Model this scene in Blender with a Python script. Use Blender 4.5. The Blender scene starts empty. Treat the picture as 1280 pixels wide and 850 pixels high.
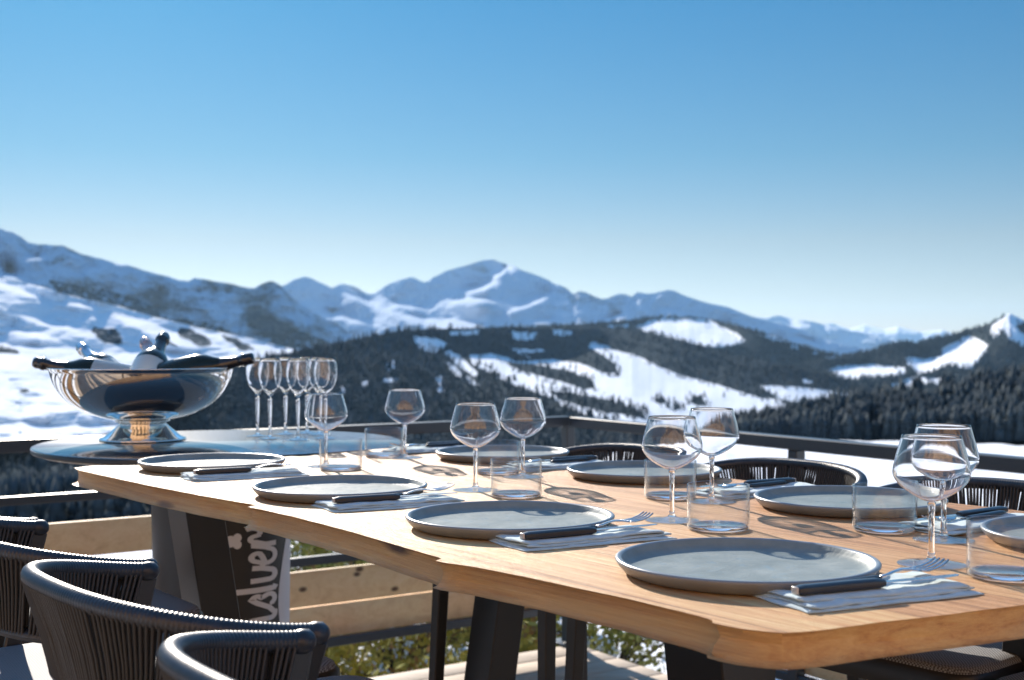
import bpy, bmesh, math, random
import numpy as np
from mathutils import Vector, Matrix
random.seed(7); RNG = np.random.RandomState(11)
PI = math.pi
scene = bpy.context.scene
COL = scene.collection
CAM_Z = 1.36; FPX = 1600.0; HY = 422.0

# ------------------------------------------------------------------ materials
def mat(name, base=(.5,.5,.5), rough=.5, metal=0.0, spec=.5, coat=0.0):
    m = bpy.data.materials.new(name); m.use_nodes = True
    b = m.node_tree.nodes['Principled BSDF']
    b.inputs['Base Color'].default_value = (*base, 1)
    b.inputs['Roughness'].default_value = rough
    b.inputs['Metallic'].default_value = metal
    b.inputs['Specular IOR Level'].default_value = spec
    if coat: b.inputs['Coat Weight'].default_value = coat; b.inputs['Coat Roughness'].default_value = .08
    return m
class NT:
    def __init__(s, m): s.t = m.node_tree; s.b = s.t.nodes.get('Principled BSDF')
    def n(s, typ, **kw):
        x = s.t.nodes.new(typ)
        for k, v in kw.items():
            if k in x.inputs.keys() if hasattr(x.inputs, 'keys') else False: x.inputs[k].default_value = v
            else: setattr(x, k, v)
        return x
    def l(s, a, b): s.t.links.new(a, b)
    def coords(s, kind='Object', scale=(1,1,1), rot=(0,0,0)):
        tc = s.n('ShaderNodeTexCoord'); mp = s.n('ShaderNodeMapping')
        mp.inputs['Scale'].default_value = scale; mp.inputs['Rotation'].default_value = rot
        s.l(tc.outputs[kind], mp.inputs['Vector']); return mp.outputs['Vector']
    def noise(s, vec, scale=5, detail=6, rough=.6, dist=0):
        x = s.n('ShaderNodeTexNoise'); x.inputs['Scale'].default_value = scale; x.inputs['Detail'].default_value = detail
        x.inputs['Roughness'].default_value = rough; x.inputs['Distortion'].default_value = dist
        if vec is not None: s.l(vec, x.inputs['Vector'])
        return x.outputs['Fac']
    def ramp(s, fac, stops, interp='LINEAR'):
        r = s.n('ShaderNodeValToRGB'); e = r.color_ramp.elements; r.color_ramp.interpolation = interp
        while len(e) < len(stops): e.new(.5)
        for i, (p, c) in enumerate(stops):
            e[i].position = p; e[i].color = (*c, 1) if len(c) == 3 else c
        s.l(fac, r.inputs['Fac']); return r.outputs['Color']
    def mix(s, fac, a, b, mode='MIX'):
        x = s.n('ShaderNodeMix'); x.data_type = 'RGBA'; x.blend_type = mode
        for sock, v in ((x.inputs[0], fac), (x.inputs[6], a), (x.inputs[7], b)):
            if hasattr(v, 'is_linked') or hasattr(v, 'node'): s.l(v, sock)
            else: sock.default_value = v if not isinstance(v, tuple) or len(v) == 4 else (*v, 1)
        return x.outputs[2]
    def math(s, op, a, b=0.0, clamp=False):
        x = s.n('ShaderNodeMath'); x.operation = op; x.use_clamp = clamp
        for sock, v in ((x.inputs[0], a), (x.inputs[1], b)):
            if hasattr(v, 'node'): s.l(v, sock)
            else: sock.default_value = v
        return x.outputs[0]
    def bump(s, h, strength=.3, dist=.01):
        x = s.n('ShaderNodeBump'); x.inputs['Strength'].default_value = strength; x.inputs['Distance'].default_value = dist
        s.l(h, x.inputs['Height']); s.l(x.outputs['Normal'], s.b.inputs['Normal']); return x

def wood_mat(name, stops, scale=(1.2,14,14), planks=0.0, rough=(.42,.62), bump=.25, rot=(0,0,0), fine=120, knots=False, spec=.5):
    m = mat(name); t = NT(m)
    v = t.coords('Object', scale, rot)
    a = t.noise(v, 1.6, 8, .62, 1.2)
    v2 = t.coords('Object', (scale[0]*2.2, scale[1]*9, scale[2]*9), rot)
    b = t.noise(v2, 1.5, 4, .6)
    f = t.math('ADD', t.math('MULTIPLY', a, .7), t.math('MULTIPLY', b, .3))
    c = t.ramp(f, stops)
    v3 = t.coords('Object', (.8,2.5,2.5), rot)
    big = t.noise(v3, 1.3, 3, .5)
    c = t.mix(.38, c, t.ramp(big, [(.3,(.32,.26,.22)),(.7,(.95,.9,.84))]), 'OVERLAY')
    height = f
    if planks:
        tc = t.n('ShaderNodeTexCoord'); sp = t.n('ShaderNodeSeparateXYZ'); t.l(tc.outputs['Object'], sp.inputs[0])
        wob = t.math('MULTIPLY', t.noise(t.coords('Object',(1.2,.2,1)),1,1,.3), .02)
        y = t.math('ADD', sp.outputs['Y'], wob)
        yy = t.math('DIVIDE', y, planks)
        fr = t.math('FRACT', yy)
        line = t.math('LESS_THAN', fr, .009)
        fl = t.n('ShaderNodeTexWhiteNoise'); fl.noise_dimensions = '1D'
        t.l(t.math('FLOOR', yy), fl.inputs['W'])
        c = t.mix(.62, c, t.ramp(fl.outputs['Value'], [(0,(.36,.34,.32)),(1,(.66,.64,.62))]), 'OVERLAY')
        c = t.mix(t.math('MULTIPLY', line, .85), c, (.12,.06,.03,1))
        height = t.math('SUBTRACT', f, t.math('MULTIPLY', line, 1.0))
    if knots:
        vo = t.n('ShaderNodeTexVoronoi'); vo.inputs['Scale'].default_value = 1.0; vo.inputs['Randomness'].default_value = 1
        t.l(t.coords('Object', (2.2,9,9), rot), vo.inputs['Vector'])
        k = t.ramp(vo.outputs['Distance'], [(0,(1,1,1)),(.06,(1,1,1)),(.12,(0,0,0))])
        c = t.mix(k, c, (.12,.065,.035,1))
    t.l(c, t.b.inputs['Base Color'])
    sp2 = t.noise(t.coords('Object',(scale[0]*6,scale[1]*16,scale[2]*16),rot),2.0,3,.7)
    rr = t.n('ShaderNodeMapRange'); t.l(sp2, rr.inputs[0]); rr.inputs[1].default_value=.35; rr.inputs[2].default_value=.65
    rr.inputs[3].default_value = rough[0]; rr.inputs[4].default_value = rough[1]; t.l(rr.outputs[0], t.b.inputs['Roughness'])
    hh = t.math('ADD', height, t.math('MULTIPLY', sp2, .6))
    t.bump(hh, bump, .004); t.b.inputs['Specular IOR Level'].default_value = spec
    return m

M = {}
M['oak'] = wood_mat('oak_slab', [(.30,(.24,.11,.045)),(.43,(.48,.26,.12)),(.55,(.64,.38,.19)),(.72,(.80,.54,.31))], (1.6,34,34), planks=.158, rough=(.38,.7), bump=.9, spec=.25)
M['oak_edge'] = wood_mat('oak_edge', [(.25,(.26,.125,.045)),(.45,(.50,.28,.11)),(.62,(.64,.40,.17)),(.85,(.74,.50,.26))], (1.5,10,40), rough=(.4,.65), bump=.7, knots=True)
M['pine'] = wood_mat('pine_board', [(.25,(.54,.34,.18)),(.5,(.72,.49,.27)),(.75,(.82,.60,.37))], (.9,12,12), rough=(.6,.75), bump=.2, knots=True)
M['deck'] = wood_mat('larch_deck', [(.25,(.24,.19,.145)),(.5,(.36,.30,.24)),(.75,(.46,.39,.32))], (1,10,10), rough=(.6,.8), bump=.3)
M['chalet'] = wood_mat('chalet_wood', [(.25,(.34,.20,.105)),(.5,(.46,.29,.165)),(.75,(.56,.38,.23))], (12,1,1), rough=(.6,.8), bump=.2)

def glassy(name, edge=(.55,), tint=(.985,.99,.99), lo=.0, hi=.7, start=.86):
    """thin clear glass: facing parts let light straight through, grazing parts refract and reflect"""
    m = bpy.data.materials.new(name); m.use_nodes = True; nt = m.node_tree; nt.nodes.clear()
    t = NT.__new__(NT); t.t = nt; t.b = None
    out = t.n('ShaderNodeOutputMaterial')
    tr = t.n('ShaderNodeBsdfTransparent'); tr.inputs['Color'].default_value = (*tint, 1)
    gl = t.n('ShaderNodeBsdfGlass'); gl.inputs['IOR'].default_value = 1.5; gl.inputs['Roughness'].default_value = 0
    gs = t.n('ShaderNodeBsdfGlossy'); gs.inputs['Roughness'].default_value = .02
    lw = t.n('ShaderNodeLayerWeight'); lw.inputs['Blend'].default_value = .5
    mr = t.n('ShaderNodeMapRange'); t.l(lw.outputs['Facing'], mr.inputs[0])
    mr.inputs[1].default_value = start; mr.inputs[2].default_value = 1.0; mr.inputs[3].default_value = lo; mr.inputs[4].default_value = hi
    m1 = t.n('ShaderNodeMixShader'); t.l(mr.outputs[0], m1.inputs[0]); t.l(tr.outputs[0], m1.inputs[1]); t.l(gl.outputs[0], m1.inputs[2])
    fr = t.math('ADD', t.math('MULTIPLY', t.math('POWER', lw.outputs['Facing'], 3.2), .85), .035, True)
    m2 = t.n('ShaderNodeMixShader'); t.l(fr, m2.inputs[0]); t.l(m1.outputs[0], m2.inputs[1]); t.l(gs.outputs[0], m2.inputs[2])
    t.l(m2.outputs[0], out.inputs[0]); return m
M['glass_wall'] = glassy('clear_thin_glass')
def clear_glass(name, ior):
    m = bpy.data.materials.new(name); m.use_nodes = True; nt = m.node_tree; nt.nodes.clear()
    o = nt.nodes.new('ShaderNodeOutputMaterial'); g = nt.nodes.new('ShaderNodeBsdfGlass'); g.inputs['IOR'].default_value = ior; g.inputs['Roughness'].default_value = 0
    nt.links.new(g.outputs[0], o.inputs[0]); return m
M['glass_thin'] = clear_glass('clear_bowl_glass', 1.45); M['glass_stem'] = clear_glass('clear_stem_glass', 1.5)

def plate_mat(inner):
    m = mat('glazed_stoneware_in' if inner else 'matt_stoneware_rim'); t = NT(m)
    v = t.coords('Object', (1,1,1))
    a = t.noise(v, 14, 6, .6)
    if inner:
        c = t.ramp(a, [(.3,(.185,.225,.23)),(.55,(.245,.285,.285)),(.75,(.32,.355,.345))])
        t.b.inputs['Roughness'].default_value = .5; t.b.inputs['Specular IOR Level'].default_value = .03; t.l(t.ramp(t.noise(v, 55, 3, .6), [(.58,(.02,.02,.02)),(.66,(.45,.45,.45))]), t.b.inputs['Coat Weight']); t.b.inputs['Coat Roughness'].default_value = .10
        t.bump(t.noise(v, 22, 5, .6, .8), .35, .005)
    else:
        c = t.ramp(a, [(.3,(.19,.19,.19)),(.6,(.24,.238,.232)),(.8,(.29,.285,.275))])
        t.b.inputs['Roughness'].default_value = .45
        t.bump(t.noise(v, 90, 3, .6), .15, .002)
    t.l(c, t.b.inputs['Base Color']); return m
M['plate_in'] = plate_mat(True); M['plate_out'] = plate_mat(False)
M['plate_lip'] = mat('stoneware_lip', (.20,.23,.26), .3)

m = mat('blue_grey_linen', (.42,.50,.53), .9, spec=.2); t = NT(m)
v = t.coords('Object', (1,1,1)); w = t.n('ShaderNodeTexWave'); w.inputs['Scale'].default_value = 260; t.l(v, w.inputs['Vector'])
w2 = t.n('ShaderNodeTexWave'); w2.bands_direction = 'Y'; w2.inputs['Scale'].default_value = 260; t.l(v, w2.inputs['Vector'])
t.bump(t.math('ADD', w.outputs['Fac'], w2.outputs['Fac']), .25, .001)
t.l(t.ramp(t.noise(v, 30, 4), [(.3,(.40,.52,.56)),(.7,(.54,.66,.69))]), t.b.inputs['Base Color'])
t.b.inputs['Sheen Weight'].default_value = .3
M['linen'] = m
M['handle'] = mat('dark_resin_handle', (.02,.025,.034), .28)
M['rivet'] = mat('pale_handle_cap', (.45,.40,.36), .35)
m = mat('brushed_steel', (.62,.62,.63), .22, 1.0); t = NT(m); t.bump(t.noise(t.coords('Object',(1,12,1)), 60, 3), .08, .002); M['steel'] = m
m = mat('hammered_chrome', (.80,.79,.77), .045, 1.0); t = NT(m); t.bump(t.noise(t.coords('Object'), 9, 2, .4), .04, .02); M['chrome'] = m
m = mat('woven_cord', (.011,.014,.020), .37, spec=.55); t = NT(m)
t.bump(t.noise(t.coords('Object'), 300, 2), .3, .001); t.l(t.ramp(t.noise(t.coords('Object'), 40, 3), [(.3,(.009,.012,.02)),(.7,(.022,.028,.042))]), t.b.inputs['Base Color'])
M['cord'] = m; m.node_tree.nodes['Principled BSDF'].inputs['Roughness'].default_value = .40
m = mat('flat_cord_strand', (.022,.020,.020), .5); M['strand'] = m
m = mat('black_powder_coat', (.012,.012,.014), .38); t = NT(m); t.bump(t.noise(t.coords('Object'), 500, 2), .15, .001); M['black'] = m
m = mat('anthracite_steel', (.035,.045,.056), .34); t = NT(m); t.bump(t.noise(t.coords('Object'), 300, 2), .12, .001); M['rail'] = m
m = mat('grey_mesh_textile', (.13,.13,.135), .75); t = NT(m)
ch = t.n('ShaderNodeTexChecker'); ch.inputs['Scale'].default_value = 330; ch.inputs['Color1'].default_value=(.25,.25,.26,1); ch.inputs['Color2'].default_value=(.07,.07,.075,1)
t.l(t.coords('Object'), ch.inputs['Vector']); t.l(ch.outputs['Color'], t.b.inputs['Base Color']); t.bump(ch.outputs['Fac'], .4, .001); M['textile'] = m
m = mat('smooth_laminate', (.030,.034,.040), .16, coat=.4); t = NT(m); t.bump(t.noise(t.coords('Object'), 40, 2), .02, .002); M['laminate'] = m
M['laminate_edge'] = mat('laminate_edge', (.015,.018,.024), .4)
M['underside'] = mat('pale_underside', (.55,.53,.50), .6)
m = mat('printed_sleeve', (.022,.022,.024), .42); t = NT(m); t.bump(t.noise(t.coords('Object'), 350, 2), .2, .001)
t.l(t.ramp(t.noise(t.coords('Object',(1,1,.3)), 5, 3), [(.3,(.016,.016,.018)),(.7,(.035,.035,.037))]), t.b.inputs['Base Color']); M['sleeve'] = m
M['print'] = mat('white_print', (.66,.66,.70), .5)
M['foil_black'] = mat('black_foil', (.012,.012,.014), .22, coat=.5)
M['foil_silver'] = mat('silver_foil', (.6,.62,.66), .2, 1.0)
M['foil_rose'] = mat('rose_foil', (.55,.40,.38), .25, .7)
M['bottle_dark'] = mat('dark_bottle_glass', (.010,.014,.008), .16, spec=.45)
M['bottle_pale'] = mat('pale_bottle_glass', (.26,.17,.09), .14)
M['paper'] = mat('silver_label', (.55,.52,.47), .35, .5)
m = mat('bright_ice', (.75,.82,.88), .08); m.node_tree.nodes['Principled BSDF'].inputs['Transmission Weight'].default_value = .6; M['ice'] = m

def foliage_mat(name, c1, c2, scale, rough=.7, trans=.0):
    m = mat(name, c1, .9, spec=.06); t = NT(m)
    t.l(t.ramp(t.noise(t.coords('Object'), scale, 3), [(.35,c1),(.65,c2)]), t.b.inputs['Base Color'])
    return m
M['conifer'] = foliage_mat('conifer_needles', (.050,.066,.080), (.090,.112,.122), .05, .9)  # blue lift in the needle colour stands in for some haze
M['shrub'] = foliage_mat('juniper_leaves', (.17,.18,.04), (.36,.34,.11), 6, .55)
M['shrub_dry'] = foliage_mat('dry_heather', (.16,.10,.05), (.28,.19,.09), 6, .7)
M['bark'] = foliage_mat('bark', (.06,.045,.035), (.10,.08,.06), 3)

def terrain_mat(name, snow=(.86,.88,.92), forest=(.045,.056,.064), rock=(.17,.15,.14), fine=.02, rockamt=.0, treecol2=(.080,.096,.105), bumpd=1.0):
    """colour follows the vertex attribute 'cover': R forest, G rock"""
    m = mat(name, snow, 1.0, spec=.0); t = NT(m)
    at = t.n('ShaderNodeAttribute'); at.attribute_name = 'cover'
    sp = t.n('ShaderNodeSeparateColor'); t.l(at.outputs['Color'], sp.inputs[0])
    v = t.coords('Object')
    n1 = t.noise(v, fine, 6, .65); n2 = t.noise(v, fine*6, 4, .7)
    fo = t.math('ADD', sp.outputs[0], t.math('MULTIPLY', t.math('SUBTRACT', n2, .5), .9))
    fo = t.n('ShaderNodeMapRange'); 
    ff = t.math('ADD', sp.outputs[0], t.math('MULTIPLY', t.math('SUBTRACT', n2, .5), 1.7))
    t.l(ff, fo.inputs[0]); fo.inputs[1].default_value=.40; fo.inputs[2].default_value=.60
    rk = t.n('ShaderNodeMapRange'); t.l(t.math('ADD', sp.outputs[1], t.math('MULTIPLY', t.math('SUBTRACT', n1, .5), 1.6)), rk.inputs[0])
    rk.inputs[1].default_value=.5; rk.inputs[2].default_value=.75
    c = t.mix(rk.outputs[0], (*snow,1), (*rock,1))
    fc = t.ramp(n2, [(.35,forest),(.65,treecol2)])
    c = t.mix(fo.outputs[0], c, fc)
    t.l(c, t.b.inputs['Base Color'])
    t.bump(t.math('ADD', n1, t.math('MULTIPLY', n2, .3)), 1.0, bumpd)
    return m

# ------------------------------------------------------------------ object helpers
def setp(o, label=None, cat=None, group=None, kind=None):
    if label: o['label'] = label
    if cat: o['category'] = cat
    if group: o['group'] = group
    if kind: o['kind'] = kind
    return o
def empty(name, loc=(0,0,0), rotz=0, label=None, cat=None, group=None, kind=None):
    o = bpy.data.objects.new(name, None); COL.objects.link(o); o.location = loc; o.rotation_euler = (0,0,rotz)
    o.empty_display_size = .05
    return setp(o, label, cat, group, kind)
class MB:
    def __init__(s): s.v = []; s.f = []; s.mi = []; s.sm = []
    def add(s, vs, fs, mi=0, smooth=True):
        k = len(s.v); s.v += [tuple(p) for p in vs]
        for f in fs: s.f.append(tuple(i+k for i in f)); s.mi.append(mi); s.sm.append(smooth)
    def box(s, c, size, mi=0, R=None):
        x, y, z = [d/2 for d in size]; c = Vector(c)
        vs = [Vector((a*x, b*y, d*z)) for a in (-1,1) for b in (-1,1) for d in (-1,1)]
        if R is not None: vs = [R @ p for p in vs]
        vs = [p+c for p in vs]
        s.add(vs, [(0,1,3,2),(4,6,7,5),(0,4,5,1),(2,3,7,6),(0,2,6,4),(1,5,7,3)], mi, False)
    def bbox(s, c, size, bev=.003, mi=0, R=None):
        """box with bevelled edges"""
        bm = bmesh.new(); bmesh.ops.create_cube(bm, size=1)
        for v in bm.verts: v.co = Vector((v.co.x*size[0], v.co.y*size[1], v.co.z*size[2]))
        bmesh.ops.bevel(bm, geom=list(bm.edges), offset=bev, segments=2, profile=.5, affect='EDGES')
        c = Vector(c); vs = []
        for v in bm.verts: p = v.co if R is None else R @ v.co; vs.append(p + c)
        bm.verts.index_update(); s.add(vs, [[v.index for v in f.verts] for f in bm.faces], mi, True); bm.free()
    def beam(s, a, b, w, h, mi=0, up=(0,0,1), bev=.002, w2=None, h2=None):
        """rectangular bar from a to b, w across, h along up; may taper"""
        a = Vector(a); b = Vector(b); d = (b-a).normalized(); u = Vector(up); side = d.cross(u).normalized(); u = side.cross(d).normalized()
        w2 = w2 or w; h2 = h2 or h; vs = []; q = bev
        for p, ww, hh, ins in ((a,w,h,q),(a+d*q,w,h,0),(b-d*q,w2,h2,0),(b,w2,h2,q)):
            x = ww/2-ins; y = hh/2-ins
            for (i, j) in ((-x+q*(ins==0),-y),(x-q*(ins==0),-y),(x,-y+q*(ins==0)),(x,y-q*(ins==0)),(x-q*(ins==0),y),(-x+q*(ins==0),y),(-x,y-q*(ins==0)),(-x,-y+q*(ins==0))):
                vs.append(p + side*i + u*j)
        fs = [(r*8+k, r*8+(k+1)%8, (r+1)*8+(k+1)%8, (r+1)*8+k) for r in range(3) for k in range(8)]
        fs += [tuple(range(7,-1,-1)), tuple(range(24,32))]
        s.add(vs, fs, mi, False)
    def tube(s, pts, rad, n=8, mi=0, cap=True, smooth=True, closed=False, flat=1.0, up=(0,0,1)):
        pts = [Vector(p) for p in pts]; N = len(pts)
        if not hasattr(rad, '__len__'): rad = [rad]*N
        vs = []; u = None
        for i, p in enumerate(pts):
            if closed: d = pts[(i+1)%N] - pts[i-1]
            else: d = pts[min(i+1,N-1)] - pts[max(i-1,0)]
            d.normalize()
            if u is None:
                u = Vector(up)
                if abs(d.dot(u)) > .95: u = Vector((1,0,0))
            u = (u - d*u.dot(d)).normalized(); w = d.cross(u)
            for k in range(n):
                a = 2*PI*k/n; vs.append(p + (u*math.cos(a)*flat + w*math.sin(a))*rad[i])
        fs = []
        R = N if closed else N-1
        for i in range(R):
            j = (i+1) % N
            for k in range(n): fs.append((i*n+k, i*n+(k+1)%n, j*n+(k+1)%n, j*n+k))
        if cap and not closed: fs += [tuple(range(n-1,-1,-1)), tuple(range((N-1)*n, N*n))]
        s.add(vs, fs, mi, smooth)
    def lathe(s, prof, n=48, c=(0,0,0), mi=0, R=None, mis=None, closed=False):
        """prof: (r,z) pairs; r=0 ends close"""
        vs = []; fs = []; idx = []
        c = Vector(c)
        for (r, z) in prof:
            if r <= 1e-6: vs.append(Vector((0,0,z))); idx.append((len(vs)-1,))
            else:
                k0 = len(vs)
                for k in range(n): a = 2*PI*k/n; vs.append(Vector((r*math.cos(a), r*math.sin(a), z)))
                idx.append(tuple(range(k0, k0+n)))
        if R is not None: vs = [R @ p for p in vs]
        vs = [p + c for p in vs]; out = []; mm = []
        P = len(prof)
        for i in range(P if closed else P-1):
            A = idx[i]; B = idx[(i+1)%P]; q = mis[i] if mis else mi
            for k in range(n):
                k2 = (k+1) % n
                if len(A) == 1 and len(B) == 1: continue
                if len(A) == 1: out.append((A[0], B[k2], B[k]))
                elif len(B) == 1: out.append((A[k], A[k2], B[0]))
                else: out.append((A[k], A[k2], B[k2], B[k]))
                mm.append(q)
        k0 = len(s.v); s.v += [tuple(p) for p in vs]
        for f, q in zip(out, mm): s.f.append(tuple(i+k0 for i in f)); s.mi.append(q); s.sm.append(True)
    def build(s, name, mats, parent=None, loc=None, smooth_angle=None, flip=False):
        me = bpy.data.meshes.new(name); me.from_pydata(s.v, [], s.f)
        if not isinstance(mats, (list, tuple)): mats = [mats]
        for m_ in mats: me.materials.append(m_)
        me.polygons.foreach_set('material_index', s.mi); me.polygons.foreach_set('use_smooth', s.sm)
        me.validate(); bm = bmesh.new(); bm.from_mesh(me); bmesh.ops.recalc_face_normals(bm, faces=bm.faces)
        bm.to_mesh(me); bm.free()
        if smooth_angle: me.set_sharp_from_angle(angle=smooth_angle)
        o = bpy.data.objects.new(name, me); COL.objects.link(o)
        if parent is not None: o.parent = parent
        if loc is not None: o.location = loc
        return o
def dup(root, loc, rotz, label=None, group=None):
    r = root.copy(); COL.objects.link(r); r.location = loc; r.rotation_euler = (0,0,rotz)
    if label: r['label'] = label
    if group: r['group'] = group
    for ch in list(root.children):
        c = ch.copy(); COL.objects.link(c); c.parent = r
        for g_ in list(ch.children):
            d = g_.copy(); COL.objects.link(d); d.parent = c
    return r
# ------------------------------------------------------------------ terrain
def _h(ix, iy, seed):
    n = (ix.astype(np.int64)*374761393 + iy.astype(np.int64)*668265263 + seed*974634777) & 0x7fffffff
    n = ((n ^ (n >> 13))*1274126177) & 0x7fffffff
    return ((n ^ (n >> 16)) & 0xffff)/65535.0
def _hs(ix, iy, seed):
    n = (ix*374761393 + iy*668265263 + seed*974634777) & 0x7fffffff
    n = ((n ^ (n >> 13))*1274126177) & 0x7fffffff
    return ((n ^ (n >> 16)) & 0xffff)/65535.0
def vnoise(x, y, seed=0):
    if x.size == 1:
        x = float(x.reshape(-1)[0]); y = float(y.reshape(-1)[0]); ix = math.floor(x); iy = math.floor(y); fx = x-ix; fy = y-iy
        fx = fx*fx*fx*(fx*(fx*6-15)+10); fy = fy*fy*fy*(fy*(fy*6-15)+10)
        return np.array([(_hs(ix,iy,seed)*(1-fx)+_hs(ix+1,iy,seed)*fx)*(1-fy)+(_hs(ix,iy+1,seed)*(1-fx)+_hs(ix+1,iy+1,seed)*fx)*fy])
    ix = np.floor(x); iy = np.floor(y); fx = x-ix; fy = y-iy
    fx = fx*fx*fx*(fx*(fx*6-15)+10); fy = fy*fy*fy*(fy*(fy*6-15)+10)
    a = _h(ix,iy,seed); b = _h(ix+1,iy,seed); c = _h(ix,iy+1,seed); d = _h(ix+1,iy+1,seed)
    return (a*(1-fx)+b*fx)*(1-fy)+(c*(1-fx)+d*fx)*fy
def fbm(x, y, seed=0, oct=5, ridged=False):
    s = 0; a = 1; t = 0
    for o in range(oct):
        n = vnoise(x, y, seed+o*17)
        if ridged: n = 1-np.abs(2*n-1)
        s = s + a*n; t += a; a *= .5; x, y = x*1.93+y*.3+3.1, y*2.07-x*.25+1.7
    return s/t
def pl(pts):
    xs = [p[0] for p in pts]; ys = [p[1] for p in pts]
    return lambda x: np.interp(x, xs, ys)
def inpoly(X, Y, P):
    r = np.zeros(X.shape, bool); n = len(P); j = n-1
    for i in range(n):
        xi, yi = P[i]; xj, yj = P[j]
        if yi != yj:
            c = ((yi > Y) != (yj > Y)) & (X < (xj-xi)*(Y-yi)/(yj-yi)+xi); r ^= c
        j = i
    return r
def mask(X, Y, polys, warp=3.0, sx=.08, seed=3):
    wx = X + (fbm(X*sx, Y*sx*2.2, seed, 4)-.5)*warp*5; wy = Y + (fbm(X*sx, Y*sx*2.2, seed+50, 4)-.5)*warp*1.6
    r = np.zeros(X.shape)
    for P in polys: r = np.maximum(r, inpoly(wx, wy, P).astype(float))
    return r
def blur(a, k):
    for ax in (0, 1):
        for _ in range(2):
            p = np.pad(a, [(k,k) if i == ax else (0,0) for i in (0,1)], mode='edge')
            c = np.cumsum(p, axis=ax); c = np.insert(c, 0, 0, axis=ax)
            n = a.shape[ax]
            a = (np.take(c, range(2*k+1, 2*k+1+n), axis=ax) - np.take(c, range(0, n), axis=ax))/(2*k+1)
    return a
def integrate(g, lam):
    """distance field D whose downhill-to-uphill gradient is g and which stays smooth sideways"""
    H, W = g.shape
    e = .5*(g[1:]+g[:-1]); dv = np.zeros_like(g); dv[:-1] += e; dv[1:] -= e
    E = np.concatenate([dv, dv[::-1]], 0); E = np.concatenate([E, E[:,::-1]], 1)
    F = np.fft.fft2(E); ky = np.cos(2*PI*np.arange(2*H)/(2*H))*2-2; kx = np.cos(2*PI*np.arange(2*W)/(2*W))*2-2
    L = ky[:,None] + lam*kx[None,:]; L[0,0] = 1; F = F/L; F[0,0] = 0
    return np.real(np.fft.ifft2(F))[:H,:W]

def grid_mesh(name, P, cover, material, label=None):
    H, W = P.shape[:2]
    me = bpy.data.meshes.new(name)
    me.vertices.add(H*W); me.vertices.foreach_set('co', P.reshape(-1).astype(np.float32))
    idx = np.arange(H*W).reshape(H, W)
    q = np.stack([idx[:-1,:-1], idx[:-1,1:], idx[1:,1:], idx[1:,:-1]], -1).reshape(-1, 4)
    me.loops.add(q.size); me.loops.foreach_set('vertex_index', q.reshape(-1).astype(np.int32))
    me.polygons.add(len(q)); me.polygons.foreach_set('loop_start', (np.arange(len(q))*4).astype(np.int32))
    me.polygons.foreach_set('use_smooth', np.ones(len(q), bool))
    me.update(calc_edges=True)
    ca = me.color_attributes.new('cover', 'FLOAT_COLOR', 'POINT')
    c4 = np.ones((H*W, 4), np.float32); c4[:,:3] = cover.reshape(-1, 3); ca.data.foreach_set('color', c4.reshape(-1))
    me.materials.append(material); me.validate()
    o = bpy.data.objects.new(name, me); COL.objects.link(o); o['kind'] = 'structure'
    return o

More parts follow.
